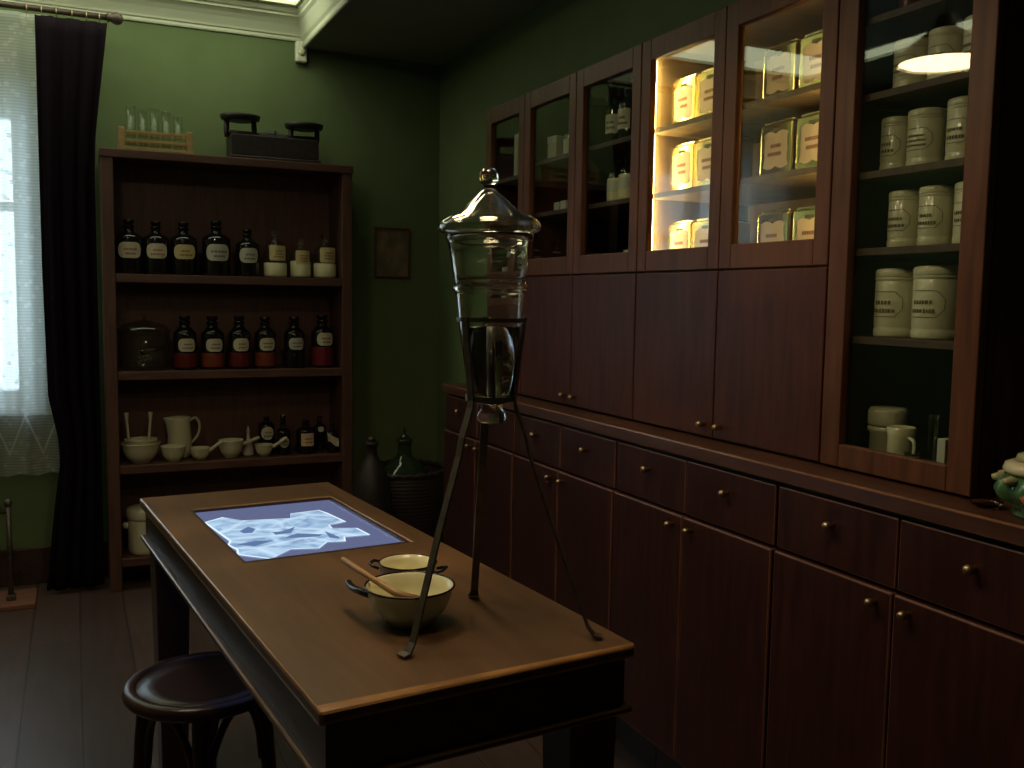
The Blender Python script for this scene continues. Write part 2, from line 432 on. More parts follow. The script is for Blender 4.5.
box(bm, -1.04, .98, WY0, 4.06, ZT, ZT+T); box(bm, -1.25, -1.04, WY0, 2.59, ZT, ZT+T); box(bm, WX0, -1.25, WY0, 4.06, ZT, ZT+T); box(bm, -1.25, SX+.02, 4.50, WY1, ZT, ZT+T); box(bm, WX0, -1.25, 4.06, WY1, ZT, ZT+T)
box(bm, .98, SX+.02, WY0, 4.50, ZT, ZT+T)
struct(obj('ceiling', bm, M['plaster']))
bm = BM(); box(bm, SX, WX1, WY0, WY1, ZS, ZT+T); struct(obj('trim_1', bm, M['soffit']), 'dark lowered ceiling over the cabinets')
# crown moulding profiles (distance from wall, z)
def crown(name, prof, a, b, axis, sign, base, lab):
    bm = BM(); rows = []
    for t in (a, b):
        row = []
        for d, z in prof:
            if axis == 'x': row.append(bm.verts.new((t[0] if False else (t+sign*0), base-d, z)))
            else: row.append(bm.verts.new((base-d, t, z)))
        rows.append(row)
    n = len(prof)
    for i in range(n):
        j = (i+1) % n; bm.faces.new((rows[0][i], rows[0][j], rows[1][j], rows[1][i]))
    bm.faces.new(rows[0][::-1]); bm.faces.new(rows[1])
    return struct(obj(name, bm, M['plaster'], bevel=.002), lab)
pr = [(0, 2.515), (.010, 2.515), (.014, 2.522), (.014, 2.532), (.022, 2.536), (.026, 2.545), (.034, 2.556), (.05, 2.575), (.07, 2.592), (.088, 2.602), (.098, 2.604), (.098, 2.614), (.112, 2.618), (.122, 2.628), (.122, ZT), (0, ZT)]
crown('trim_2', pr, WX0, SX, 'x', 1, WY1, 'pale crown moulding along the back wall')
pr2 = [(-.002, 2.478), (.008, 2.478), (.012, 2.486), (.012, 2.498), (.004, 2.502), (.004, 2.515), (.012, 2.53), (.02, 2.56), (.03, 2.59), (.042, 2.604), (.042, 2.616), (.052, 2.628), (.052, ZT), (-.0, ZT)]
crown('trim_3', [(d, z) for d, z in pr2], WY0, WY1-.004, 'y', 1, SX, 'pale moulding along the edge of the lowered ceiling')
# luminous ceiling strips
def strip(x0, x1, y0, y1, lab):
    t = thing('ceiling_light', lab, 'ceiling light', ((x0+x1)/2, (y0+y1)/2, ZT))
    w, d = (x1-x0)/2, (y1-y0)/2
    bm = BM(); box(bm, -w, w, -d, d, .012, .016); obj('diffuser', bm, M['ceilglow'], t)
    bm = BM(); e = .012
    box(bm, -w, w, -d, -d+e, -.004, .012); box(bm, -w, w, d-e, d, -.004, .012); box(bm, -w, -w+e, -d+e, d-e, -.004, .012); box(bm, w-e, w, -d+e, d-e, -.004, .012)
    obj('frame', bm, M['plaster'], t)
strip(-1.25, .98, 4.07, 4.50, 'bright luminous ceiling panel beside the crown moulding at the back wall')
strip(-1.25, -1.05, 2.6, 4.06, 'narrow luminous ceiling panel running along the left side of the raised ceiling')
t = thing('ceiling_lamp', 'square opal ceiling lamp on the raised ceiling in front of the window', 'lamp', (-.30, 1.95, ZT-.001), 0)
bm = BM(); box(bm, -.17, .17, -.17, .17, -.012, 0); obj('lamp_base', bm, M['plaster'], t, bevel=.003)
bm = BM(); box(bm, -.155, .155, -.155, .155, -.05, -.0125); obj('diffuser', bm, M['roomglow'], t, bevel=.01)
# baseboards
bm = BM(); box(bm, -1.72, 1.70, WY1-.02, WY1, 0, .165); struct(obj('baseboard_back', bm, M['tabledark'], bevel=.004))
bm = BM(); box(bm, WX0, WX0+.02, WY0, WY1-.02, 0, .165); struct(obj('baseboard_left', bm, M['tabledark'], bevel=.004))
# window
w = bpy.data.objects.new('window_1', None); COL.objects.link(w); struct(w, 'white casement window behind the lace curtain', 'window'); w.location = (0, WY1+.12, 0)
bm = BM()
f = .06
box(bm, wx0, wx0+f, 0, .06, wz0, wz1); box(bm, wx1-f, wx1, 0, .06, wz0, wz1); box(bm, wx0+f, wx1-f, 0, .06, wz0, wz0+f); box(bm, wx0+f, wx1-f, 0, .06, wz1-f, wz1)
cx = (wx0+wx1)/2; box(bm, cx-.04, cx+.04, -.005, .06, wz0+f, wz1-f)
box(bm, wx0+f, cx-.04, .01, .05, 1.66, 1.70); box(bm, cx+.04, wx1-f, .01, .05, 1.66, 1.70)
obj('window_frame', bm, M['winframe'], w, bevel=.004)
bm = BM(); box(bm, wx0-.03, wx1+.03, -.16, 0, wz0-.03, wz0-.001); obj('window_sill', bm, M['winframe'], w, bevel=.004)
bm = BM(); box(bm, wx0+f, wx1-f, .028, .032, wz0+f, wz1-f); obj('window_pane', bm, M['pane'], w)

# ------------------------------------------------------------------ curtains
def sheet(name, x_l, x_r, zt, zb, y, amp, waves, mat, parent=None, hem=None, nx=90, nz=40, thick=.0, ph=0):
    bm = BM(); g = []
    for j in range(nz+1):
        v = j/nz; row = []
        for i in range(nx+1):
            u = i/nx
            z = zt+(zb-zt)*v
            if hem: z += hem(u)*v
            xl, xr = x_l(z), x_r(z)
            a = amp*(.5+.5*v)
            row.append(bm.verts.new((xl+(xr-xl)*u, y+a*math.sin(2*PI*waves*u+ph+.5*math.sin(3*v+u*7))+.3*a*math.sin(2*PI*waves*2.3*u+v*2), z)))
        g.append(row)
    for j in range(nz):
        for i in range(nx): bm.faces.new((g[j][i], g[j][i+1], g[j+1][i+1], g[j+1][i]))
    o = obj(name, bm, mat, parent, smooth=True)
    if thick:
        s = o.modifiers.new('Solidify', 'SOLIDIFY'); s.thickness = thick; s.offset = 0
    return o
o = sheet('lace_curtain', lambda z: -1.5, lambda z: -.03, 2.47, .50, 4.572, .014, 11, M['lace'], hem=lambda u: .014*abs(math.sin(PI*u*12)), nx=220)
tag(o, 'sheer white lace net curtain hanging over the window', 'curtain')
def interp(tab):
    def f(z):
        for (z0, a), (z1, b) in zip(tab, tab[1:]):
            if z0 >= z >= z1: return a+(b-a)*(z0-z)/(z0-z1)
        return tab[-1][1] if z < tab[-1][0] else tab[0][1]
    return f
dl = interp([(2.45, -.108), (2.0, -.108), (1.4, -.108), (.86, -.10), (.66, -.062), (.56, -.062), (.4, -.085), (0, -.13)])
dr = interp([(2.45, .165), (2.2, .135), (1.98, .108), (1.8, .100), (0, .098)])
ct = thing('dark_curtain', 'dark plum curtain hanging to the floor between the window and the open shelf', 'curtain', (0, 0, 0))
o = sheet('curtain_cloth', dl, dr, 2.435, .02, 4.44, .015, 3.5, M['curtain'], ct, hem=lambda u: .0, thick=.006)
bm = BM(); tube(bm, [(.004+.1*math.cos(a)*.0-.01, 4.44, .62) for a in (0,)]+[(0, 4.44, .62)], .001) if False else None
rd = thing('curtain_rod', 'dark wooden curtain rod with a ball finial above the curtains', 'curtain rod', (0, 4.50, 2.475))
bm = BM(); tube(bm, [(-1.45, 0, 0), (.165, 0, 0)], .013, 16); obj('rod', bm, M['rod'], rd, smooth=True)
bm = BM()
R = Matrix.Translation((.165, 0, 0)) @ Matrix.Rotation(PI/2, 4, 'Y')
lathe(bm, [(0, 0), (.018, 0), (.02, .006), (.014, .012), (.02, .02), (.026, .035), (.026, .045), (.018, .06), (0, .066)], 20, mat=R); obj('finial', bm, M['rod'], rd, smooth=True)
for k, x in enumerate((-.14, -.085, -.03, .03, .085, .135)):
    bm = BM(); tube(bm, [(x, .019*math.cos(a), .019*math.sin(a)-.006) for a in [2*PI*i/20 for i in range(20)]], .0022, 8, closed=True)
    tube(bm, [(x, 0, -.024), (x, -.02, -.034), (x, -.045, -.042), (x, -.055, -.06)], .0015, 6)
    g = obj('curtain_ring', bm, M['brass'], rd, smooth=True)
bm = BM(); box(bm, -.30, -.28, -.006, .157, -.012, .012); box(bm, -.32, -.26, .15, .157, -.03, .03); obj('bracket', bm, M['rod'], rd)

# ------------------------------------------------------------------ base cabinets
XC, XU, ZC = 1.2857, 1.374, .976
def knob(x, y, z, parent, r=.0088, name='knob', ax=-1):
    bm = BM()
    R = Matrix.Translation((x, y, z)) @ Matrix.Rotation(-PI/2, 4, 'Y')
    lathe(bm, [(0, -.004), (.005, -.004), (.0045, .006), (.006, .009), (r*.95, .012), (r, .017), (r*.8, .022), (0, .0245)], 18, mat=R)
    return obj(name, bm, M['brass'], parent, smooth=True)
SE = [.24, .862, 1.490, 2.120, 2.7505, 3.384]
order = ['nearest the camera', 'below the tall glazed cabinet', 'below the gold tins', 'second from the far end', 'at the far end by the basket']
for k in range(5):
    y0, y1 = SE[k]+.0015, SE[k+1]-.0015
    t = thing('base_cabinet', 'base cabinet with two drawers over two doors, '+order[k], 'cabinet', (0, y0, 0), 0, 'base cabinets under the counter')
    wd = y1-y0; mid = wd/2
    bm = BM(); box(bm, 1.310, 1.735, 0, wd, .20, .9425); obj('body', bm, M['cab_base'], t)
    bm = BM(); box(bm, 1.45, 1.735, .0, wd, 0, .1995); obj('plinth', bm, M['tabledark'], t)
    for s in (0, 1):
        a, b = (.003, mid-.002) if s == 0 else (mid+.002, wd-.003)
        bm = BM(); box(bm, XC+.010, 1.3095, a, b, .807, .934); d = worn_lit_edge(obj('drawer', bm, M['cab_base'], t, bevel=.003), M['dooredge'])
        knob(XC+.010, (a+b)/2, .887, d)
        bm = BM(); box(bm, XC+.003, 1.3095, a, b, .203, .801); d = worn_lit_edge(obj('door', bm, M['cab_base'], t, bevel=.004, bseg=3), M['dooredge'])
        knob(XC+.003, (b-.035) if s == 0 else (a+.035), .776, d, .008)
bm = BM(); box(bm, XC, 1.737, .24, 3.397, .944, ZC)
tag(worn_lit_edge(obj('counter_top', bm, M['counter'], bevel=.004, bseg=3), M['counteredge']), 'long dark wooden counter top running over the base cabinets', 'counter top')

# ------------------------------------------------------------------ upper cabinets
CB = ZC+.001
def frame_door(y0, y1, z0, z1, parent, rail=.05, stile=.042, name='glass_door', knobside=None):
    bm = BM(); xa, xb = XU, XU+.02
    box(bm, xa, xb, y0, y0+stile, z0, z1); box(bm, xa, xb, y1-stile, y1, z0, z1)
    box(bm, xa, xb, y0+stile, y1-stile, z0, z0+rail); box(bm, xa, xb, y0+stile, y1-stile, z1-rail, z1)
    d = obj(name, bm, M['cab_frame'], parent, bevel=.0025)
    bm = BM(); box(bm, xa+.011, xa+.014, y0+stile-.004, y1-stile+.004, z0+rail-.004, z1-rail+.004); obj('glass_pane', bm, M['pane'], d)
    return d
def upper(y0, y1, nd, lab, shelves_hi, lit=False, tall=False, lowshelf=()):
    t = thing('wall_cabinet', lab, 'cabinet', (0, 0, CB), 0)
    o = CB
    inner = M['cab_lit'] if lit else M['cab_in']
    xf, xb = XU+.021, 1.735
    bm = BM()
    box(bm, xf, xb, y0+.001, y0+.017, 0, 1.982-o); box(bm, xf, xb, y1-.017, y1-.001, 0, 1.982-o)
    box(bm, xf, xb, y0+.017, y1-.017, 1.966-o, 1.982-o); box(bm, xf, xb, y0+.017, y1-.017, 0, .014)
    box(bm, xb-.008, xb, y0+.017, y1-.017, .014, 1.966-o)
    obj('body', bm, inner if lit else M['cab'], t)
    if lit:   # outer skins keep the dark colour
        bm = BM(); box(bm, xf-.0005, xf+.004, y0, y0+.0165, 0, 1.982-o); box(bm, xf-.0005, xf+.004, y1-.0165, y1, 0, 1.982-o); obj('front_edge', bm, M['cab'], t)
    if not tall:
        bm = BM(); box(bm, xf, xb-.009, y0+.0175, y1-.0175, 1.371-o, 1.387-o); obj('divider_shelf', bm, inner, t)
        if nd == 2:
            ym = (y0+y1)/2
            bm = BM(); box(bm, xf, xf+.005, ym-.009, ym+.009, .015, 1.37-o); box(bm, xf, xf+.005, ym-.009, ym+.009, 1.388-o, 1.965-o); obj('centre_post', bm, M['cab'], t)
    for z in shelves_hi:
        bm = BM(); box(bm, xf+.006, xb-.009, y0+.0175, y1-.0175, z-.014-o, z-o); obj('shelf', bm, inner, t, bevel=.001)
    W = (y1-y0)/nd
    for k in range(nd):
        a, b = y0+k*W+.0015, y0+(k+1)*W-.0015
        if tall:
            d = frame_door(a, b, .004, 1.980-o, t, .046, .05)
        else:
            d = frame_door(a, b, 1.3815-o, 1.980-o, t, .055, .042)
            bm = BM(); box(bm, XU, XU+.0195, a, b, .006, 1.3775-o); d2 = obj('door', bm, M['cab'], t, bevel=.0025)
            ky = (b-.030) if (nd == 2 and k == 0) else (a+.030)
            knob(XU, ky, 1.012-o, d2, .008)
    return t
Zs = [1.757, 1.588]
upper(2.880, 3.200, 1, 'narrow mahogany wall cabinet at the far end of the row, holding pale books', [1.73], )
upper(2.170, 2.879, 2, 'mahogany wall cabinet with two unlit glazed doors holding small bottles and boxes', Zs)
upper(1.460, 2.169, 2, 'mahogany wall cabinet lit from inside, full of gold tins', Zs, lit=True)
upper(1.100, 1.459, 1, 'tall glazed cabinet full of cream jars, nearest the camera', [1.852, 1.708, 1.560, 1.413, 1.241], tall=True)
# tube lamp inside the lit cabinet, behind the far stile
t = thing('cabinet_lamp', 'slim glowing tube lamp in the front corner of the cabinet of gold tins', 'lamp', (1.4015, 2.146, 1.392))
bm = BM(); box(bm, -.006, .004, .0046, .0056, 0, .55); obj('lamp_base', bm, M['detector'], t)
bm = BM(); lathe(bm, [(0, .01), (.0043, .01), (.0043, .54), (0, .54)], 12); obj('tube', bm, M['striplamp'], t, smooth=True)
t = thing('cabinet_lamp', 'added slim tube lamp, unseen behind the near door stile, brightening the gold tins', 'lamp', (1.4015, 1.483, 1.392))
bm = BM(); box(bm, -.006, .004, -.0056, -.0046, 0, .55); obj('lamp_base', bm, M['detector'], t)
bm = BM(); lathe(bm, [(0, .01), (.0043, .01), (.0043, .54), (0, .54)], 12); obj('tube', bm, M['added_strip'], t, smooth=True)  # tube added out of sight to brighten the nearer tins

# ------------------------------------------------------------------ gold tins
def tin(x, y, z, lab, inkrows=2):
    t = thing('gold_tin', lab, 'tin', (x, y, z), 0, 'gold tins in the lit cabinet')
    w, d, h = .0535, .05, .120
    bm = BM(); box(bm, -d, d, -w, w, 0, h); obj('tin_body', bm, M['tin'], t, bevel=.004, bseg=3)
    bm = BM(); box(bm, -d+.006, d-.006, -w+.006, w-.006, h+.0003, h+.008); obj('lid', bm, M['tinbase'], t, bevel=.003)
    # wavy-edged paper label on the front face
    pts = []
    lw, z0, z1 = .041, .024, .096
    n = 14
    def edge(p, q, amp, s):
        for i in range(n):
            u = i/n
            x_ = p[0]+(q[0]-p[0])*u; y_ = p[1]+(q[1]-p[1])*u
            off = amp*abs(math.sin(2*PI*u))*s
            if p[1] == q[1]: y_ += off*(1 if q[0] > p[0] else -1)*-1
            else: x_ += off*(1 if q[1] > p[1] else -1)
            pts.append((x_, y_))
    edge((-lw, z0), (lw, z0), .006, 1); edge((lw, z0), (lw, z1), .004, -1); edge((lw, z1), (-lw, z1), .006, 1); edge((-lw, z1), (-lw, z0), .004, -1)
    bm = BM(); a = [bm.verts.new((-d-.0006, px, pz)) for px, pz in pts]; bm.faces.new(a)
    bmesh.ops.triangulate(bm, faces=bm.faces)
    l = obj('paper_label', bm, M['label_tin'], t)
    bm = BM()
    for k in range(inkrows):
        zc = .069-k*.018; x_ = -.022+random.uniform(0, .008); e = .022-random.uniform(0, .008)
        while x_ < e:
            l_ = random.uniform(.003, .006); box(bm, -d-.0014, -d-.0009, x_, x_+l_, zc-.004, zc+.004); x_ += l_+.0015
    obj('lettering', bm, M['inkred'], l)
    bm = BM(); box(bm, -d-.0014, -d-.0009, -.014, .014, .100, .108); obj('crest', bm, M['ink'], t)
rowname = ['bottom', 'middle', 'top']
colname = ['nearest the camera', 'second from the camera', 'third from the camera', 'fourth from the camera']
for r, z in enumerate((1.3875, 1.5885, 1.7575)):
    for c, y in enumerate((1.600, 1.719, 1.972, 2.091 if False else 2.084)):
        tin(1.500, y, z+.0005, 'gold tin on the %s shelf of the lit cabinet, %s' % (rowname[r], colname[c]))

# ------------------------------------------------------------------ cream canisters
def canister(x, y, z, r, h, lab, full=False, rot=-PI*.49, rows=2):
    t = thing('porcelain_canister', lab, 'canister', (x, y, z), 0, 'cream porcelain canisters in the tall cabinet')
    bm = BM()
    lathe(bm, [(0, 0), (r*.94, 0), (r, .004), (r, .014), (r*.965, .017), (r*.965, .020), (r*.985, .024), (r*.985, h*.80), (r*.965, h*.81), (r*.965, h*.825), (r, h*.835), (r, h*.86), (r*.97, h*.87), (0, h*.87)], 36)
    obj('canister_body', bm, M['stoneware'], t, smooth=True)
    bm = BM(); lathe(bm, [(0, h*.872), (r*.99, h*.872), (r*1.0, h*.88), (r*1.0, h*.955), (r*.95, h*.985), (r*.8, h), (0, h)], 36); obj('lid', bm, M['stoneware'], t, smooth=True)
    bm = BM()
    aw = r*.95
    outline(bm, r*.985, -aw, aw, h*.30, h*.66, rot); obj('label_border', bm, M['ink'], t)
    bm = BM(); strokes(bm, r*.985, -aw*.7, aw*.7, h*.36, h*.60, rot, rows, .001); obj('lettering', bm, M['ink'], t)
    return t
cn = 'cream lidded canister, '
canister(1.470, 1.358, 1.4135, .032, .110, cn+'far end of the third shelf from the bottom')
canister(1.470, 1.284, 1.4135, .033, .112, cn+'middle of the third shelf from the bottom')
canister(1.470, 1.205, 1.4135, .033, .112, cn+'near end of the third shelf from the bottom, half hidden')
canister(1.470, 1.390, 1.5605, .029, .107, cn+'far end of the fourth shelf from the bottom')
canister(1.470, 1.317, 1.5605, .035, .110, cn+'middle of the fourth shelf from the bottom', rows=3)
canister(1.470, 1.232, 1.5605, .032, .116, cn+'near end of the fourth shelf from the bottom, taller', rows=2)
canister(1.470, 1.358, 1.7085, .036, .098, cn+'far end of the shelf crossed by the lamp reflection')
canister(1.470, 1.280, 1.7085, .034, .100, cn+'middle of the shelf crossed by the lamp reflection')
canister(1.470, 1.204, 1.7085, .034, .104, cn+'near end of the shelf crossed by the lamp reflection')
canister(1.470, 1.368, 1.2415, .042, .133, cn+'large, far one of the pair on the second shelf from the bottom')
canister(1.470, 1.272, 1.2415, .045, .136, cn+'large, near one of the pair on the second shelf from the bottom')

def bottle(x, y, z, r, h, lab, nr=None, glass='darkglass', stop='darkglass', labmat='label', lz=(.33, .62), lw=.9, rows=2, rot=0, group=None, content=None, sq=.25, ink='ink', cm=None, shoulder=.66, cat='bottle', lettering=True, stop_style='flat', name='apothecary_bottle'):
    t = thing(name, lab, cat, (x, y, z), 0, group)
    nr = nr or r*.36
    s = h*shoulder
    prof = [(0, .002), (r*.85, 0), (r*.97, .003), (r, .010), (r, s), (r*.96, s+h*.03), (r*.75, s+h*.075), (nr*1.3, s+h*.105), (nr, s+h*.13), (nr, h*.86), (nr*1.14, h*.87), (nr*1.14, h*.895), (nr*1.05, h*.90)]
    if content:
        inner = [(nr*.8, h*.90), (nr*.75, s+h*.13), (r*.72, s+h*.06), (r*.93, s-.004), (r*.93, .010), (0, .008)]
        prof = prof+inner
    else: prof = prof+[(0, h*.90)]
    bm = BM(); lathe(bm, prof, 32); obj('bottle_body', bm, M[glass], t, smooth=True)
    if content:
        zc, cmat = content
        bm = BM(); lathe(bm, [(0, .003), (r*.97, .0035), (r*1.003, .011), (r*1.003, zc*h), (r*.93, zc*h+.003), (0, zc*h+.004)], 32); obj('contents', bm, M[cmat], t, smooth=True)
    bm = BM()
    q = nr
    if stop_style == 'flat': lathe(bm, [(0, h*.901), (q*.7, h*.901), (q*.8, h*.92), (q*1.05, h*.93), (q*1.10, h*.98), (q*1.0, h), (0, h)], 24)
    else: lathe(bm, [(0, h*.901), (q*.7, h*.901), (q*.7, h*.925), (q*1.2, h*.94), (q*1.25, h*.965), (q*.9, h*.99), (0, h)], 24)
    obj('stopper', bm, M[stop], t, smooth=True)
    if labmat:
        a = r*lw
        bm = BM(); curved(bm, r, -a, a, h*lz[0], h*lz[1], rot, sq, 24); l = obj('paper_label', bm, M[labmat], t, smooth=True)
        if lettering:
            bm = BM(); dz = (lz[1]-lz[0])*h*.22
            strokes(bm, r, -a*.62, a*.7, h*lz[0]+dz, h*lz[1]-dz, rot, rows); obj('lettering', bm, M[ink], l)
    return t

# ------------------------------------------------------------------ open shelf by the curtain
XL, XR, YF, YBK = .123, 1.203, 4.378, 4.636
t = thing('open_shelf', 'tall dark wooden open shelf against the green back wall', 'shelf', ((XL+XR)/2, YF, 0))
bx, by = (XL+XR)/2, YF
def sb(*a):
    bm = BM(); return box(bm, a[0]-bx, a[1]-bx, a[2]-by, a[3]-by, a[4], a[5])
obj('side_panel', sb(XL, XL+.048, YF, YBK, 0, 1.8745), M['shelfwood'], t, bevel=.003)
obj('side_panel', sb(XR-.048, XR, YF, YBK, 0, 1.8745), M['shelfwood'], t, bevel=.003)
obj('top_board', sb(XL-.004, XR+.004, YF-.004, YBK, 1.875, 1.911), M['shelfboard'], t, bevel=.003)
obj('back_panel', sb(XL+.0485, XR-.0485, YBK-.012, YBK, .02, 1.8745), M['shelfwood'], t)
for z in (1.387, .966, .555, .143):
    obj('shelf_board', sb(XL+.0482, XR-.0482, YF+.002, YBK-.0125, z-.037, z), M['shelfboard'], t, bevel=.003)
# row A
ga = 'dark round-shouldered bottles on the upper shelf'
za = 1.3875
dk = 'dark stoppered apothecary bottle with a '
for x, r, h, lm, lab, lz in (
    (.231, .058, .235, 'label', dk+'pinkish label, far left of the upper shelf', (.29, .58)),
    (.342, .054, .232, 'label', dk+'pinkish label, second from the left on the upper shelf', (.30, .58)),
    (.457, .057, .234, 'label_yel', dk+'yellow label, third from the left, upper shelf', (.30, .57)),
    (.597, .062, .246, 'label_grey', dk+'greenish cream label, widest on the upper shelf', (.27, .57)),
    (.734, .052, .215, 'label_grey', dk+'grey white label, beside the white powder bottles', (.29, .60))):
    bottle(x, 4.46, za, r, h, lab, labmat=lm, lz=lz, rot=-.0, lw=.88, sq=.42, group=ga, nr=r*.36, rows=2, ink='inkred' if lm != 'label_grey' else 'ink')
gb = 'clear bottles of white powder on the upper shelf'
for x, r, h, c, lab, lz in (
    (.859, .052, .212, .30, 'clear bottle of white powder, left of the three on the upper shelf', (.36, .68)),
    (.976, .046, .180, .42, 'shortest clear bottle of white powder, middle of the three on the upper shelf', (.34, .70)),
    (1.092, .052, .205, .33, 'clear bottle of white powder with a yellow label, far right on the upper shelf', (.36, .70))):
    bottle(x, 4.46, za, r, h, lab, glass='thin', stop='glass', labmat='label_yel', lz=lz, lw=.80, sq=.12, content=(c, 'powder'), group=gb, rows=3, ink='inkred', rot=.12)
# row B
zb = .9665
gc = 'red liquid bottles on the middle shelf'
for x, r, h, cm, lab, lz in (
    (.456, .050, .242, 'redglass', 'dark bottle with deep red lower half and cream label, beside the lidded glass jar', (.34, .58)),
    (.575, .050, .240, 'orange', 'dark bottle with orange red lower half and cream label, second from the glass jar', (.34, .58)),
    (.693, .049, .242, 'redglass', 'dark bottle with dim red lower half and cream label, third from the glass jar', (.34, .58)),
    (.810, .048, .240, 'orange', 'dark bottle with bright orange red lower half, fourth from the glass jar', (.35, .59)),
    (.944, .048, .240, 'redglass', 'darkest bottle with grey label, fifth from the glass jar', (.36, .59)),
    (1.078, .053, .250, 'crimson', 'dark bottle with crimson lower half, far right of the middle shelf', (.42, .66))):
    t = bottle(x, 4.46, zb, r, h, lab, labmat='label' if cm != 'redglass' or x < .9 else 'label_grey', lz=lz, lw=.80, sq=.4, group=gc, nr=r*.45, rot=.1)
    if not (.9 < x < 1):
        bm = BM(); lathe(bm, [(r*1.001, .012), (r*1.006, .016), (r*1.006, h*(.30 if cm != 'crimson' else .38)), (r*1.001, h*(.31 if cm != 'crimson' else .39))], 32); obj('red_band', bm, M[cm], t, smooth=True, label='red lower half of the bottle')
# lidded glass jar
t = thing('lidded_glass_jar', 'wide clear glass jar with a domed lid on the left of the middle shelf', 'jar', (.288, 4.485, zb))
t.scale = (.93, .93, 1.0)
bm = BM(); lathe(bm, [(0, .002), (.095, 0), (.112, .012), (.116, .03), (.116, .165), (.121, .170), (.121, .176), (.112, .176), (.112, .03), (.105, .015), (0, .008)], 40); obj('jar_body', bm, M['thin'], t, smooth=True)
bm = BM(); lathe(bm, [(.122, .177), (.120, .182), (.10, .198), (.06, .212), (.02, .220), (.009, .226), (.009, .232), (.015, .240), (.014, .252), (0, .258), (0, .252), (.004, .222), (.02, .214), (.06, .206), (.10, .192), (.114, .177), (.122, .177)], 40); obj('lid', bm, M['thin'], t, smooth=True)
bm = BM(); tube(bm, [(-.02, -.03, .075), (.03, -.04, .085), (.085, -.03, .10)], [.008, .010, .006], 10); tube(bm, [(-.02, 0, .02), (-.01, .0, .05)], .02, 12); obj('glass_pestle', bm, M['glass'], t, smooth=True)
# row C
zc = .5555
def bowl(x, y, z, r, h, lab, name='mixing_bowl', cat='bowl', mat='porcelain', inner=None, handle=None, spout=False, group='cream porcelain bowls on the lower shelf', foot=.5, loops=False, rim=None, t=None):
    t = t or thing(name, lab, cat, (x, y, z), 0, group)
    po = [(0, .001), (r*foot, 0), (r*foot, .005), (r*(foot+.1), h*.10), (r*.82, h*.38), (r*.93, h*.68), (r*.98, h*.93), (r*1.02, h*.97), (r*1.01, h)]
    pi_ = [(r*.95, h*.985), (r*.91, h*.68), (r*.78, h*.40), (r*foot*.9, h*.15), (0, h*.11)]
    if inner:
        bm = BM(); lathe(bm, po, 48); obj('outer_wall', bm, M[mat], t, smooth=True)
        bm = BM(); lathe(bm, [(r*1.01, h)]+pi_, 48); obj('inner_wall', bm, M[inner], t, smooth=True)
    else:
        bm = BM(); lathe(bm, po+pi_, 48); obj('bowl_body', bm, M[mat], t, smooth=True)
    if rim:
        bm = BM(); tube(bm, [(r*1.012*math.cos(a), r*1.012*math.sin(a), h) for a in [2*PI*i/48 for i in range(48)]], rim, 8, closed=True); obj('rim', bm, M['black'], t, smooth=True, label='black enamelled rim')
    if handle:
        ang, ln, rise = handle
        c, s = math.cos(ang), math.sin(ang)
        bm = BM(); tube(bm, [((r*.93+ln*u)*c, (r*.93+ln*u)*s, h*.75+rise*u) for u in (0, .15, .5, .85, 1)], [.010, .008, .0075, .008, .006], 12); obj('handle', bm, M[mat], t, smooth=True)
    return t
bowl(.262, 4.468, zc, .083, .088, 'large cream mixing bowl, outer one of two stacked on the lower shelf')
bowl(.264, 4.470, zc+.040, .070, .064, 'smaller cream bowl sitting inside the large bowl at the left end')
for x, a, lab in ((.205, -.01, 'slim upright pestle standing in the stacked bowls, left one'), (.305, .012, 'slim upright pestle with a thick end standing in the stacked bowls, right one')):
    bm = BM(); tube(bm, [(0, 0, 0), (a*.4, 0, .05), (a, 0, .13), (a*1.1, 0, .165)], [.010, .0055, .006, .010], 12)
    o = obj('pestle', bm, M['stoneware'], smooth=True); o.location = (x+(.012 if x < .25 else -.012), 4.475, zc+.0565); tag(o, lab, 'pestle', 'upright pestles in the stacked bowls')
t = thing('porcelain_jug', 'cream porcelain jug with a curved handle and spout on the lower shelf', 'jug', (.436, 4.560, zc), 0)
bm = BM(); lathe(bm, [(0, .002), (.050, 0), (.055, .006), (.056, .02), (.052, .10), (.048, .165), (.050, .183), (.047, .184), (.045, .165), (.049, .10), (.050, .02), (0, .012)], 40)
for v in bm.verts:
    if v.co.z > .13 and v.co.x < -.02 and abs(v.co.y) < .03:
        k = (v.co.z-.13)/.054*(1-abs(v.co.y)/.03); v.co.x -= .024*k; v.co.y *= (1-.4*k)
obj('jug_body', bm, M['porcelain'], t, smooth=True)
bm = BM(); tube(bm, smoothpts([(.045, 0, .165), (.07, 0, .178), (.088, 0, .15), (.082, 0, .10), (.052, 0, .062)]), .006, 10); obj('handle', bm, M['porcelain'], t, smooth=True)
bowl(.398, 4.440, zc, .055, .070, 'cream bowl in front of the porcelain jug')
bowl(.512, 4.440, zc, .045, .056, 'small cream pan with a rising side handle, right of the jug', name='handled_pan', cat='pan', handle=(-.45, .060, .045))
bowl(.650, 4.460, zc, .058, .082, 'wider cream pan with a round mark and a rising handle, middle of the lower shelf', name='handled_pan', cat='pan', handle=(-.2, .075, .03))
bowl(.797, 4.440, zc, .042, .056, 'smallest cream pan with a rising handle beside the dark bottles', name='handled_pan', cat='pan', handle=(-.3, .066, .045))
t = thing('dropper_bottle', 'small white cone shaped bottle with a thin neck between two handled pans', 'bottle', (.735, 4.50, zc))
bm = BM(); lathe(bm, [(0, 0), (.024, 0), (.026, .006), (.024, .03), (.014, .062), (.008, .075), (.006, .11), (.009, .113), (.009, .118), (0, .118)], 24); obj('bottle_body', bm, M['whiteobj'], t, smooth=True)
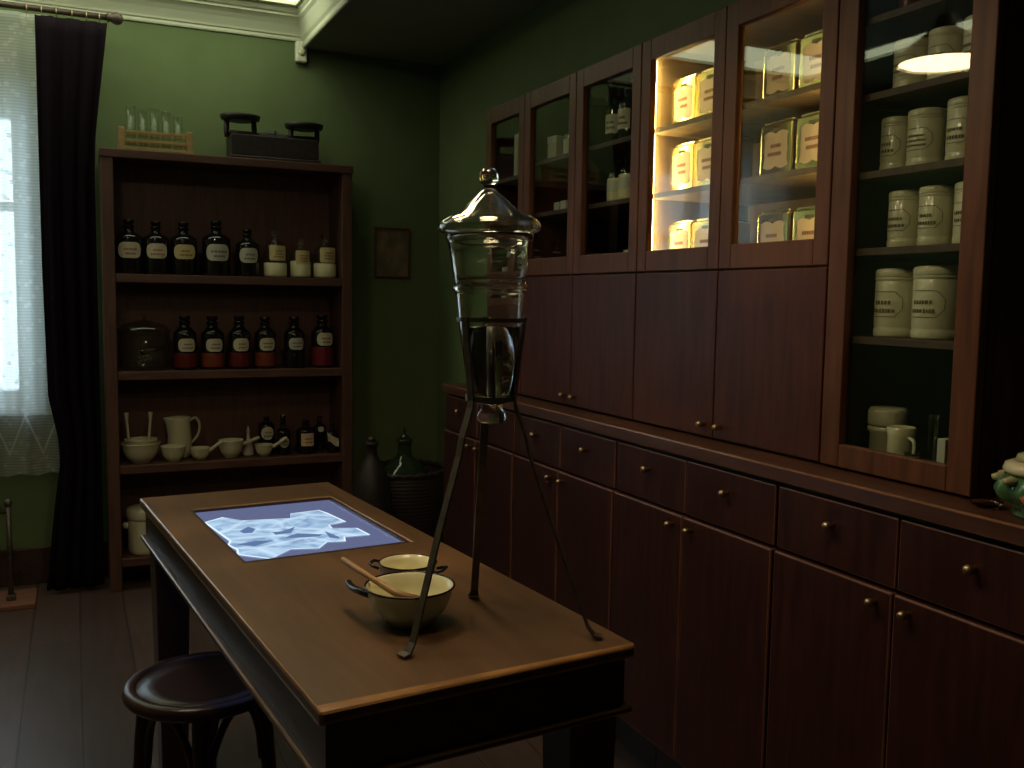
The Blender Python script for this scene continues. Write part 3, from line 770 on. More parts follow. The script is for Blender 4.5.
bm = BM(); lathe(bm, [(0, .1185), (.006, .1185), (.003, .135), (0, .138)], 16); obj('stopper', bm, M['whiteobj'], t, smooth=True)
gd = 'small dark bottles at the right of the lower shelf'
bottle(.828, 4.545, zc, .038, .172, 'small dark bottle with a round cream label behind the smallest handled pan', labmat='label', lz=(.38, .74), lw=.85, sq=.5, group=gd, shoulder=.76)
bottle(.893, 4.475, zc, .033, .205, 'small dark bottle with a white round label low down and a tall glass stopper', labmat='label_grey', lz=(.16, .42), lw=.85, sq=.6, group=gd, shoulder=.5, stop='glass')
bottle(1.000, 4.470, zc, .046, .160, 'small dark squat bottle with a square orange cream label', labmat='label_tin', lz=(.24, .62), lw=.72, sq=.08, group=gd, shoulder=.68, ink='inkred')
bottle(1.085, 4.545, zc, .030, .165, 'small dark bottle with a little pale label, at the back by the side panel', labmat='label', lz=(.55, .70), lw=.5, sq=.3, group=gd, lettering=False)
t = bottle(1.122, 4.445, zc, .027, .140, 'small dark bottle with a crumpled paper tag, far right of the lower shelf', labmat=None, group=gd, lettering=False)
bm = BM(); random.seed(7)
g = [[bm.verts.new((-.03+.013*i+random.uniform(-.003, .003), -.030-.006*random.random(), .10-.014*j-.007*i+random.uniform(-.004, .004))) for i in range(5)] for j in range(4)]
for j in range(3):
    for i in range(4): bm.faces.new((g[j][i], g[j][i+1], g[j+1][i+1], g[j+1][i]))
o = obj('paper_tag', bm, M['label'], t); sm = o.modifiers.new('Solidify', 'SOLIDIFY'); sm.thickness = .0008
# canister on the bottom shelf
t = thing('lidded_crock', 'cream lidded crock with a side lug on the bottom shelf behind the table', 'crock', (.285, 4.475, .1435))
bm = BM(); lathe(bm, [(0, 0), (.074, 0), (.080, .006), (.083, .02), (.083, .150), (.080, .158), (.074, .158), (0, .158)], 40); obj('crock_body', bm, M['stoneware'], t, smooth=True)
bm = BM(); lathe(bm, [(0, .1585), (.086, .1585), (.089, .163), (.089, .195), (.084, .205), (.05, .212), (.016, .214), (.013, .222), (.0, .226)], 40); obj('lid', bm, M['stoneware'], t, smooth=True)
for s in (-1, 1):
    bm = BM(); lathe(bm, [(0, -.014), (.013, -.012), (.016, 0), (.013, .012), (0, .014)], 16, (s*.090, -.0, .128)); obj('lug_handle', bm, M['whiteobj'], t, smooth=True)
# ---- things on top of the open shelf
zt_ = 1.9115
t = thing('test_tube_rack', 'small pale wooden rack of glass tubes on top of the open shelf', 'rack', (.350, 4.50, zt_))
for s in (-1, 1):
    bm = BM(); box(bm, s*.140-.012, s*.140+.012, -.045, .045, 0, .105); obj('rack_end', bm, M['rackwood'], t, bevel=.003)
for y in (-.040, .040):
    for z in (.012, .045, .082):
        bm = BM(); box(bm, -.1275, .1275, y-.004, y+.004, z, z+.011); obj('rack_slat', bm, M['rackwood'], t, bevel=.001)
bm = BM(); box(bm, -.1275, .1275, -.035, .035, .002, .008); obj('rack_base', bm, M['rackwood'], t)
pn = ['leftmost', 'second from the left', 'middle', 'second from the right', 'rightmost']
for k, (x, h) in enumerate(((-.098, .195), (-.050, .182), (-.002, .190), (.046, .180), (.096, .165))):
    bm = BM(); lathe(bm, [(0, .001), (.012, .002), (.0175, .012), (.019, .03), (.019, h-.004), (.0205, h), (.0175, h), (.0165, .03), (.015, .014), (0, .006)], 24)
    o = obj('test_tube', bm, M['thin'], smooth=True); o.location = (.350+x, 4.50, zt_+.009); tag(o, 'clear glass tube standing in the wooden rack, %s of five' % pn[k], 'glass tube', 'glass tubes in the rack')
t = thing('kitchen_scale', 'black cast iron balance scale with two flat pans on top of the open shelf', 'scale', (.860, 4.50, zt_))
bm = BM(); box(bm, -.205, .205, -.085, .085, 0, .018); box(bm, -.198, .198, -.075, .075, .018, .112); box(bm, -.06, .06, -.05, .05, .112, .122); obj('scale_base', bm, M['castiron'], t, bevel=.012, bseg=3)
bm = BM(); tube(bm, [(-.20, 0, .128), (-.06, 0, .124), (0, 0, .130), (.06, 0, .124), (.20, 0, .128)], [.010, .012, .016, .012, .010], 10); obj('beam', bm, M['castiron'], t, smooth=True)
bm = BM(); tube(bm, [(0, -.06, .11), (0, -.06, .14)], .004, 8); obj('pointer', bm, M['castiron'], t)
for s, dz in ((-1, .014), (1, 0)):
    bm = BM(); lathe(bm, [(0, .165+dz), (.060, .165+dz), (.084, .170+dz), (.090, .188+dz), (.084, .190+dz), (.078, .178+dz), (0, .174+dz)], 32, (s*.145, 0, 0)); obj('pan', bm, M['castiron'], t, smooth=True)
    for q in (-1, 1):
        bm = BM(); tube(bm, [(s*.145+q*.058, 0, .105), (s*.145+q*.062, 0, .13), (s*.145+q*.06, 0, .167+dz)], .012, 8); obj('pan_support', bm, M['castiron'], t, smooth=True)
# detector & picture
t = thing('motion_detector', 'small white motion detector under the corner of the crown moulding', 'detector', (1.022, WY1-.001, 2.415))
bm = BM(); box(bm, -.027, .027, -.040, 0, 0, .098); obj('housing', bm, M['detector'], t, bevel=.010, bseg=3)
bm = BM(); lathe(bm, [(0, 0), (.018, 0), (.016, .006), (0, .009)], 20, mat=Matrix.Translation((0, -.0405, .045)) @ Matrix.Rotation(PI/2, 4, 'X')); obj('lens', bm, M['porcelain'], t, smooth=True)
t = thing('framed_picture', 'small faded brown print in a thin wooden frame on the green wall', 'picture', (1.484, WY1-.001, 1.402))
bm = BM(); e = .010; w_, h_ = .093, .254
box(bm, -w_, w_, -.014, 0, 0, e); box(bm, -w_, w_, -.014, 0, h_-e, h_); box(bm, -w_, -w_+e, -.014, 0, e, h_-e); box(bm, w_-e, w_, -.014, 0, e, h_-e); obj('picture_frame', bm, M['framewood'], t, bevel=.002)
bm = BM(); box(bm, -w_+e, w_-e, -.006, -.002, e, h_-e); obj('print', bm, M['print'], t)

# ------------------------------------------------------------------ baskets and carboys in the corner
t = thing('wicker_basket', 'large dark round wicker basket on the floor in the back corner', 'basket', (1.475, 4.41, 0))
bm = BM(); lathe(bm, [(0, .002), (.16, 0), (.175, .02), (.205, .30), (.212, .44), (.206, .455), (.198, .44), (.192, .30), (.165, .03), (0, .02)], 48); obj('basket_body', bm, M['basket'], t, smooth=True)
bm = BM(); tube(bm, [(.207*math.cos(a), .207*math.sin(a), .455+.004*math.sin(a*24)) for a in [2*PI*i/96 for i in range(96)]], .014, 8, closed=True); obj('basket_rim', bm, M['basket'], t, smooth=True)
t = thing('glass_carboy', 'dark green glass carboy standing in the large wicker basket', 'carboy', (1.475, 4.41, .0225))
bm = BM(); lathe(bm, [(0, 0), (.13, 0), (.15, .02), (.155, .30), (.13, .40), (.075, .47), (.040, .50), (.034, .515), (.034, .565), (.040, .57), (.040, .585), (0, .585)], 36); obj('carboy_body', bm, M['greenglass'], t, smooth=True)
bm = BM(); lathe(bm, [(0, .586), (.026, .586), (.02, .60), (.006, .606), (.005, .640), (0, .642)], 20); obj('stopper', bm, M['greenglass'], t, smooth=True)
t = thing('dark_jug', 'dark round jug beside the open shelf, next to the wicker basket', 'jug', (1.235, 4.165, 0))
bm = BM(); lathe(bm, [(0, .002), (.075, 0), (.088, .02), (.098, .25), (.092, .40), (.07, .50), (.035, .56), (.024, .58), (.024, .62), (.030, .625), (.030, .64), (0, .64)], 36); obj('jug_body', bm, M['castiron'], t, smooth=True)
bm = BM(); lathe(bm, [(0, .6405), (.018, .6405), (.018, .66), (0, .665)], 20); obj('cork', bm, M['rod'], t, smooth=True)

# ------------------------------------------------------------------ stand by the window
t = thing('iron_stand', 'black iron stand on a small reddish board at the left edge, below the window', 'stand', (-.262, 4.36, 0))
bm = BM(); box(bm, -.24, .095, -.09, .14, 0, .022); obj('board', bm, M['terracotta'], t, bevel=.004)
bm = BM(); box(bm, -.015, .02, -.02, .02, .0225, .045); obj('foot', bm, M['iron'], t, bevel=.004)
bm = BM(); tube(bm, [(.002, 0, .04), (.002, 0, .43)], .011, 12); lathe(bm, [(0, .42), (.014, .42), (.017, .432), (.012, .445), (0, .45)], 16, (.002, 0, 0)); obj('post', bm, M['iron'], t, smooth=True)
bm = BM(); tube(bm, [(-.005, 0, .395), (-.15, 0, .395)], .009, 10); tube(bm, smoothpts([(-.02, 0, .40), (-.05, 0, .44), (-.09, 0, .45), (-.13, 0, .42)]), .007, 8); obj('arm', bm, M['iron'], t, smooth=True)
bm = BM(); tube(bm, [(-.15, 0, .0225), (-.15, 0, .41)], .009, 10); obj('post', bm, M['iron'], t, smooth=True)

# ------------------------------------------------------------------ table
TA = math.radians(5.0867); TX, TY, TZ = .268, 1.1293, .788
TW, TL = .495, 1.410
tb = thing('display_table', 'long dark wooden table with a screen sunk into its top', 'table', (TX, TY, 0), TA)
SX0, SX1, SY0, SY1 = .083, .437, .708, 1.214
sd = .006
bm = BM()
# top with an opening for the screen
box(bm, 0, TW, 0, SY0, TZ-.024, TZ); box(bm, 0, TW, SY1, TL, TZ-.024, TZ); box(bm, 0, SX0, SY0, SY1, TZ-.024, TZ); box(bm, SX1, TW, SY0, SY1, TZ-.024, TZ)
bmesh.ops.remove_doubles(bm, verts=bm.verts, dist=1e-5)
# drop internal faces
bm.faces.ensure_lookup_table()
seen = {}
for f_ in bm.faces: seen.setdefault(tuple(sorted(v.index for v in f_.verts)), []).append(f_)
obj_ = None
bm.free(); bm = BM()
# build as ring of quads: outer loop and inner loop, top/bottom/sides
def ringslab(bm, out, inn, z0, z1):
    o = [(out[0], out[2]), (out[1], out[2]), (out[1], out[3]), (out[0], out[3])]
    n = [(inn[0], inn[2]), (inn[1], inn[2]), (inn[1], inn[3]), (inn[0], inn[3])]
    V = {}
    for k, P_ in (('o', o), ('n', n)):
        for z in (z0, z1): V[k, z] = [bm.verts.new((x, y, z)) for x, y in P_]
    for i in range(4):
        j = (i+1) % 4
        bm.faces.new((V['o', z1][i], V['o', z1][j], V['n', z1][j], V['n', z1][i]))
        bm.faces.new((V['o', z0][i], V['n', z0][i], V['n', z0][j], V['o', z0][j]))
        bm.faces.new((V['o', z0][i], V['o', z0][j], V['o', z1][j], V['o', z1][i]))
        bm.faces.new((V['n', z0][j], V['n', z0][i], V['n', z1][i], V['n', z1][j]))
ringslab(bm, (0, TW, 0, TL), (SX0, SX1, SY0, SY1), TZ-.022, TZ)
worn_lit_edge(obj('table_top', bm, M['table'], tb, bevel=.006, bseg=3), M['tableedge'])
bm = BM(); ringslab(bm, (.012, TW-.012, .012, TL-.012), (.035, TW-.035, .035, TL-.035), TZ-.095, TZ-.0225); obj('apron', bm, M['tabledark'], tb)
bm = BM(); ringslab(bm, (.001, TW-.001, .001, TL-.001), (.034, TW-.034, .034, TL-.034), TZ-.108, TZ-.0955); worn_lit_edge(obj('bead_moulding', bm, M['tabledark'], tb, bevel=.004, bseg=3), M['tableedge'])
for lx in (.018, TW-.018-.085):
    for ly in (.018, TL-.018-.085):
        bm = BM(); cx_, cy_ = lx+.0425, ly+.0425
        z1 = TZ-.1085
        a = [bm.verts.new((cx_+s*.0425, cy_+q*.0425, z1)) for s, q in ((-1, -1), (1, -1), (1, 1), (-1, 1))]
        b = [bm.verts.new((cx_+s*.030, cy_+q*.030, 0)) for s, q in ((-1, -1), (1, -1), (1, 1), (-1, 1))]
        bm.faces.new(a); bm.faces.new(b[::-1])
        for i in range(4): bm.faces.new((b[i], b[(i+1) % 4], a[(i+1) % 4], a[i]))
        obj('leg', bm, M['tabledark'], tb, bevel=.004)
bm = BM(); box(bm, SX0, SX1, SY0, SY1, TZ-.020, TZ-.007); sc = obj('screen', bm, M['scr_bg'], tb, label='glowing blue screen')
bm = BM(); ringslab(bm, (SX0, SX1, SY0, SY1), (SX0+.007, SX1-.007, SY0+.007, SY1-.007), TZ-.0068, TZ-.001); obj('screen_bezel', bm, M['tabledark'], tb)
blob = [(0.092, 1.096), (0.142, 1.13), (0.174, 1.077), (0.202, 1.069), (0.282, 1.049), (0.296, 1.097), (0.368, 1.103), (0.377, 1.064), (0.386, 0.96), (0.341, 0.947), (0.337, 0.914), (0.387, 0.89), (0.391, 0.821), (0.335, 0.828), (0.324, 0.792), (0.287, 0.804), (0.255, 0.762), (0.201, 0.782), (0.143, 0.727), (0.092, 0.788), (0.1, 0.827), (0.092, 0.871), (0.104, 0.903), (0.096, 1.035)]
cxb = sum(p[0] for p in blob)/len(blob); cyb = sum(p[1] for p in blob)/len(blob)
def flatpoly(pts, z):
    bm = BM(); f_ = bm.faces.new([bm.verts.new((x, y, z)) for x, y in pts]); bmesh.ops.triangulate(bm, faces=[f_]); return bm
obj('screen_picture', flatpoly(blob, TZ-.0062), M['scr_img'], sc)
bm = BM(); n = len(blob)
ri = [bm.verts.new((x, y, TZ-.0058)) for x, y in blob]; rj = [bm.verts.new((x+(cxb-x)*.035, y+(cyb-y)*.02, TZ-.0058)) for x, y in blob]
for i in range(n): bm.faces.new((ri[i], ri[(i+1) % n], rj[(i+1) % n], rj[i]))
obj('screen_picture_outline', bm, M['scr_edge'], sc)
for P_ in ([(0.205, 0.936), (0.228, 0.935), (0.265, 0.962), (0.241, 0.912), (0.206, 0.91)], [(0.216, 0.878), (0.252, 0.902), (0.299, 0.868), (0.285, 0.854), (0.231, 0.866)], [(0.11, 0.866), (0.152, 0.879), (0.19, 0.866), (0.14, 0.836)], [(0.144, 0.978), (0.171, 1.009), (0.181, 0.982), (0.165, 0.95), (0.147, 0.954)], [(0.312, 0.894), (0.322, 0.834), (0.319, 0.815), (0.302, 0.834)]):
    obj('screen_picture_fold', flatpoly(P_, TZ-.0056), M['scr_dark'], sc)

# ------------------------------------------------------------------ bowls on the table
ZB = TZ+.0005
t = thing('enamel_bowl', 'pale green enamel bowl with a black rim on the table, wooden spoon inside', 'bowl', (.4775, 1.398, ZB), 0)
bowl(0, 0, 0, .070, .060, '', inner='enamel_in', mat='enamel_out', rim=.0018, t=t)
bm = BM()
tube(bm, smoothpts([(-.060, .014, .046), (-.070, .034, .047), (-.074, .066, .044), (-.072, .098, .041), (-.071, .106, .041)]), .0058, 10); obj('handle', bm, M['black'], t, smooth=True, label='black bowl handle')
t = thing('enamel_saucepan', 'smaller grey enamel pan with two dark loop handles, behind the green bowl', 'pan', (.528, 1.557, ZB), 0)
r, h = .050, .050
bm = BM(); lathe(bm, [(0, 0), (r*.8, 0), (r*.88, .004), (r*.97, h*.6), (r, h), (r*1.02, h)], 40); obj('outer_wall', bm, M['enamel_grey'], t, smooth=True)
bm = BM(); lathe(bm, [(r*1.0, h), (r*.97, h), (r*.93, h*.6), (r*.82, .006), (0, .005)], 40); obj('inner_wall', bm, M['enamel_in'], t, smooth=True)
bm = BM(); tube(bm, [(r*1.01*math.cos(a), r*1.01*math.sin(a), h) for a in [2*PI*i/40 for i in range(40)]], .0016, 8, closed=True); obj('rim', bm, M['black'], t, smooth=True)
for ang in (2.45, -.69):
    c, s = math.cos(ang), math.sin(ang)
    bm = BM(); tube(bm, [Vector((r*.98*c, r*.98*s, h-.012))+Vector((c*a-s*b, s*a+c*b, z_)) for a, b, z_ in [(u*.020*1.0, .016*w_, .006*u) for u, w_ in ((0, -1), (.6, -1), (1, -.6), (1, .6), (.6, 1), (0, 1))]], .0028, 8); obj('handle', bm, M['black'], t, smooth=True)
# wooden spoon resting on the rim
sp_a, sp_b = Vector((.401, 1.519, .866)), Vector((.438, 1.352, .853))
bm = BM()
tube(bm, [sp_a, sp_a.lerp(sp_b, .5), sp_b, Vector((.455, 1.342, .847)), Vector((.478, 1.345, .836))], [.0050, .0045, .0055, .0075, .009], 12)
tag(obj('wooden_spoon', bm, M['woodspoon'], smooth=True), 'wooden spoon resting across the rim of the green enamel bowl', 'spoon')

# ------------------------------------------------------------------ percolator on tripod
PX, PY = .575, 1.312
t = thing('glass_percolator', 'tall clear glass vessel with a domed lid, held in the iron tripod', 'glass vessel', (PX+.033, PY, -.003))
t.rotation_euler = (0, math.radians(-1.5), 0)
def G(prof, name, seg=48):
    bm = BM(); lathe(bm, prof, seg); return obj(name, bm, M['glass'], t, smooth=True)
outer = [(0, 1.1465), (.017, 1.147), (.030, 1.153), (.034, 1.160), (.0485, 1.266), (.0525, 1.315), (.0535, 1.319), (.0575, 1.322), (.0575, 1.327), (.0540, 1.330), (.0560, 1.345), (.0625, 1.392), (.0660, 1.398), (.0665, 1.404)]
inner = [(.0600, 1.404), (.0590, 1.392), (.0535, 1.345), (.0505, 1.325), (.0495, 1.315), (.0460, 1.266), (.0315, 1.163), (.026, 1.158), (0, 1.157)]
G(outer+inner, 'vessel')
G([(0, 1.121), (.018, 1.120), (.023, 1.126), (.022, 1.134), (.017, 1.140), (.0165, 1.1463), (0, 1.1463)], 'foot')
lid = [(.0685, 1.4055), (.0755, 1.409), (.0775, 1.416), (.0745, 1.423), (.062, 1.431), (.043, 1.440), (.029, 1.453), (.015, 1.466), (.0085, 1.472), (0, 1.4722), (0, 1.468), (.010, 1.463), (.025, 1.450), (.040, 1.4365), (.059, 1.4275), (.0715, 1.420), (.073, 1.416), (.071, 1.412), (.062, 1.4055), (.0685, 1.4055)]
bm = BM(); lathe(bm, lid, 48); obj('lid', bm, M['lidglass'], t, smooth=True)
G([(0, 1.4725), (.0085, 1.4725), (.0085, 1.477), (.0125, 1.480), (.0155, 1.487), (.0145, 1.495), (.009, 1.501), (0, 1.503)], 'knob')
bm = BM(); lathe(bm, [(0, 1.1575), (.0255, 1.1585), (.031, 1.1635), (.0455, 1.266), (0, 1.267)], 48); obj('liquid', bm, M['liquid'], t, smooth=True)
bm = BM(); tube(bm, [(0, 0, 1.159), (0, 0, 1.262)], .0050, 12); obj('inner_filter', bm, M['iron'], t, smooth=True)
t = thing('iron_tripod', 'tall black iron tripod standing on the table around the glass vessel', 'tripod', (PX, PY, TZ))
def ringz(r, z, w, th):
    bm = BM(); lathe(bm, [(r, z), (r+th, z), (r+th, z+w), (r, z+w)], 48, closed=True); return bm
obj('upper_ring', ringz(.0498, 1.270-TZ, .006, .0022), M['iron'], t, smooth=False)
obj('lower_ring', ringz(.0352, 1.150-TZ, .008, .0022), M['iron'], t)
feet = [(.419, 1.256), (.720, 1.214), (.619, 1.475)]
for fx, fy in feet:
    dx, dy = fx-PX, fy-PY; L_ = math.hypot(dx, dy); c, s = dx/L_, dy/L_
    side = (-s, c, 0)
    pr_ = [(.0530, 1.277), (.0440, 1.20), (.0385, 1.152), (.0405, 1.140), (.0560, 1.098), (.062, 1.07), (.100, .960), (L_-.018, .806), (L_-.008, .7935), (L_+.004, .7915)]
    bm = BM(); rows = []
    for k, (r_, z_) in enumerate(pr_):
        wv = .0062 if k < len(pr_)-3 else .0062
        if k >= len(pr_)-2: wv = .009
        p = pr_[max(k-1, 0)]; q = pr_[min(k+1, len(pr_)-1)]
        tx, tz = q[0]-p[0], q[1]-p[1]; ln = math.hypot(tx, tz); nx_, nz_ = -tz/ln*.0017, tx/ln*.0017
        row = []
        for e1, e2 in ((-1, -1), (1, -1), (1, 1), (-1, 1)):
            rr = r_+nx_*e2; zz = z_+nz_*e2
            row.append(bm.verts.new((rr*c-s*wv*e1, rr*s+c*wv*e1, zz-TZ+.0003)))
        rows.append(row)
    for k in range(len(rows)-1):
        for i in range(4): bm.faces.new((rows[k][i], rows[k][(i+1) % 4], rows[k+1][(i+1) % 4], rows[k+1][i]))
    bm.faces.new(rows[0][::-1]); bm.faces.new(rows[-1])
    obj('leg', bm, M['iron'], t)

# ------------------------------------------------------------------ bentwood stool
SXc, SYc, SZ = .245, 2.115, .46
t = thing('bentwood_stool', 'dark round bentwood stool half under the left side of the table', 'stool', (SXc, SYc, 0))
R_ = .165
bm = BM(); tube(bm, [(R_*math.cos(a)*.93, R_*math.sin(a)*.93, SZ-.016) for a in [2*PI*i/64 for i in range(64)]], .0165, 12, closed=True); obj('seat_ring', bm, M['stool'], t, smooth=True)
bm = BM(); lathe(bm, [(0, SZ-.018), (R_*.87, SZ-.016), (R_*.86, SZ-.006), (R_*.6, SZ-.009), (0, SZ-.011)], 48); obj('seat', bm, M['stool'], t, smooth=True)
an0 = math.radians(-100)
legs = []
for k in range(4):
    a = an0+k*PI/2
    c, s = math.cos(a), math.sin(a)
    bm = BM(); tube(bm, smoothpts([(.120*c, .120*s, SZ-.033), (.132*c, .132*s, .30), (.150*c, .150*s, .10), (.172*c, .172*s, 0.001)], 5), [.019]*5+[.017]*5+[.014]*6, 14); obj('leg', bm, M['stool'], t, smooth=True)
    b = a+PI/2
    def pl(ang, r_, z_): return Vector((r_*math.cos(ang), r_*math.sin(ang), z_))
    bm = BM(); tube(bm, smoothpts([pl(a+.09, .122, .27), pl(a+.22, .118, .345), pl(a+.5, .112, .405), pl(a+PI/4, .110, SZ-.045), pl(b-.5, .112, .405), pl(b-.22, .118, .345), pl(b-.09, .122, .27)], 5), .0085, 10); obj('brace', bm, M['stool'], t, smooth=True)

# ------------------------------------------------------------------ things in the unlit cabinets
def boxy(name, x, y, z, dx, dy, h, mat, lab, cat, rz=0, group=None, cap=None):
    t = thing(name, lab, cat, (x, y, z), rz, group)
    bm = BM(); box(bm, -dx, dx, -dy, dy, 0, h); obj('body', bm, M[mat], t, bevel=.0015)
    if cap:
        bm = BM(); box(bm, -dx-.001, dx+.001, -dy-.001, dy+.001, h*.72, h+.001); obj('lid', bm, M[cap], t, bevel=.001)
    return t
def book(x, y, z, th, h, lab, mat='bookcream', tilt=0, dp=.09):
    t = thing('book', lab, 'book', (x, y, z), 0, 'pale books in the narrow far cabinet')
    R0 = Matrix.Rotation(tilt, 4, 'X')
    bm = BM(); box(bm, -dp, dp, 0, .003, 0, h, R0); box(bm, -dp, dp, th-.003, th, 0, h, R0); box(bm, -dp-.001, -dp+.003, 0, th, 0, h, R0); obj('cover', bm, M[mat], t)
    bm = BM(); box(bm, -dp+.0035, dp-.004, .0033, th-.0033, .004, h-.004, R0); obj('pages', bm, M['whiteobj'], t)
    return t
for k, (y, h, m_, lab) in enumerate(((2.975, .165, 'bookcream', 'pale book on the upper shelf of the far cabinet, tall one nearest the door hinge'), (3.010, .158, 'whiteobj', 'whitish book next to the tall pale book on the upper shelf of the far cabinet'), (3.045, .150, 'bookcream', 'cream book leaning third in the row on the upper shelf of the far cabinet'))):
    book(1.52, y, 1.7305, .030, h, lab, m_)
for k, (y, h, m_, lab) in enumerate(((3.000, .150, 'bookcream', 'pale brown book at the near end of the lower shelf of the far cabinet'), (3.040, .155, 'bookcream', 'pale book in the middle of the lower shelf of the far cabinet'), (3.080, .142, 'whiteobj', 'whitish book at the far end of the lower shelf of the far cabinet'))):
    book(1.52, y, 1.3875, .034, h, lab, m_)
gu = 'small boxes in the unlit cabinet'
boxy('carton', 1.46, 2.790, 1.758, .03, .026, .075, 'bookcream', 'small cream box on the top shelf of the far unlit door', 'box', .1, gu, 'whiteobj')
bottle(1.46, 2.715, 1.758, .022, .105, 'slim clear bottle beside the cream box on the top shelf', glass='greenglass', stop='glass', labmat='label', lz=(.1, .55), lw=.9, group=None, rot=-1.2, lettering=False, name='small_bottle')
boxy('carton', 1.47, 2.790, 1.589, .018, .018, .034, 'whiteobj', 'tiny white box on the second shelf, far one of three', 'box', 0, gu)
boxy('carton', 1.47, 2.745, 1.589, .018, .018, .036, 'whiteobj', 'tiny white box on the second shelf, middle one of three', 'box', 0, gu)
boxy('carton', 1.47, 2.695, 1.589, .018, .018, .034, 'bookcream', 'tiny cream box on the second shelf, near one of three', 'box', 0, gu)
boxy('carton', 1.45, 2.775, 1.388, .02, .020, .045, 'whiteobj', 'small white box at the bottom of the far unlit door', 'box', 0, gu)
boxy('carton', 1.45, 2.715, 1.388, .018, .017, .050, 'whiteobj', 'small upright white box at the bottom beside another', 'box', 0, gu)
bottle(1.51, 2.750, 1.388, .02, .11, 'small dim glass bottle behind the two white boxes', glass='greenglass', stop='glass', labmat=None, lettering=False, name='small_bottle')
gg = 'labelled glass bottles behind the near unlit door'
for y, z, h, lab in ((2.440, 1.758, .150, 'glass bottle with a square cream label on the top shelf, far one of the two'), (2.372, 1.758, .158, 'glass bottle with a square cream label on the top shelf, near one of the two')):
    bottle(1.46, y, z, .028, h, lab, glass='greenglass', stop='glass', labmat='label', lz=(.22, .58), lw=.95, rot=-1.25, group=gg, rows=2, sq=.05, name='small_bottle')
for y, z, h, lab in ((2.424, 1.589, .125, 'stoppered glass jar of pale powder on the second shelf, far one of the two'), (2.360, 1.589, .135, 'stoppered glass jar of pale powder on the second shelf, near one of the two')):
    bottle(1.46, y, z, .028, h, lab, glass='thin', stop='glass', labmat='label_grey', lz=(.25, .5), lw=.8, rot=-1.25, group='powder jars behind the near unlit door', content=(.55, 'powder'), sq=.05, lettering=False, name='small_bottle')
t = bowl(1.46, 2.475, 1.388, .034, .040, 'small white bowl at the bottom behind the near unlit door', mat='whiteobj', group=None)
boxy('carton', 1.46, 2.400, 1.388, .022, .024, .042, 'whiteobj', 'white square pot beside the small white bowl', 'box', 0, gu)
boxy('carton', 1.46, 2.335, 1.388, .016, .016, .062, 'whiteobj', 'narrow white carton next to the frame of the near unlit door', 'box', 0, gu)
# top shelf of the tall cabinet: small reddish bottles
for y, cm, lab in ((1.365, 'redglass', 'small bottle with dark red contents on the top shelf of the tall cabinet, far one'), (1.300, 'redglass', 'small bottle with dark red contents on the top shelf of the tall cabinet, middle one'), (1.235, 'redglass', 'small bottle with dark red contents on the top shelf of the tall cabinet, near one')):
    bottle(1.465, y, 1.8525, .022, .085, lab, glass='glass', stop='glass', labmat=None, lettering=False, content=(.5, cm), group='small red bottles on the top shelf', name='small_bottle')
# bottom of the tall cabinet
zf = CB+.0145
t = thing('storage_jar', 'wide cream lidded jar at the bottom of the tall cabinet', 'jar', (1.49, 1.395, zf))
bm = BM(); lathe(bm, [(0, 0), (.030, 0), (.033, .004), (.033, .055), (.038, .060), (.038, .066), (.034, .070), (0, .070)], 32); obj('jar_body', bm, M['stoneware'], t, smooth=True)
bm = BM(); lathe(bm, [(0, .0705), (.037, .0705), (.038, .075), (.038, .098), (.034, .106), (0, .108)], 32); obj('lid', bm, M['stoneware'], t, smooth=True)
t = thing('cream_pitcher', 'small cream pitcher in front of the wide jar at the bottom of the tall cabinet', 'pitcher', (1.445, 1.318, zf))
bm = BM(); lathe(bm, [(0, 0), (.022, 0), (.025, .004), (.0245, .06), (.027, .078), (.025, .079), (.022, .06), (.022, .006), (0, .005)], 28)
obj('pitcher_body', bm, M['porcelain'], t, smooth=True)
bm = BM(); tube(bm, smoothpts([(-.006, -.024, .060), (-.010, -.040, .055), (-.010, -.040, .030), (-.004, -.023, .020)]), .0032, 8); obj('handle', bm, M['porcelain'], t, smooth=True)
t = thing('glass_cylinder', 'slim measuring glass with a foot at the bottom of the tall cabinet', 'measuring glass', (1.475, 1.270, zf))
bm = BM(); lathe(bm, [(0, 0), (.022, 0), (.022, .004), (.008, .010), (.009, .03), (.010, .105), (.012, .108), (.009, .107), (.008, .03), (0, .02)], 24); obj('cylinder', bm, M['lidglass'], t, smooth=True)
t = thing('glass_beaker', 'small dark glass beaker between the pitcher and the measuring glass', 'beaker', (1.425, 1.272, zf))
bm = BM(); lathe(bm, [(0, 0), (.013, 0), (.014, .004), (.014, .034), (.015, .036), (.013, .036), (.0125, .005), (0, .004)], 24); obj('beaker_body', bm, M['greenglass'], t, smooth=True)
boxy('carton', 1.47, 1.236, zf, .012, .009, .066, 'whiteobj', 'narrow white card by the right frame at the bottom of the tall cabinet', 'card')

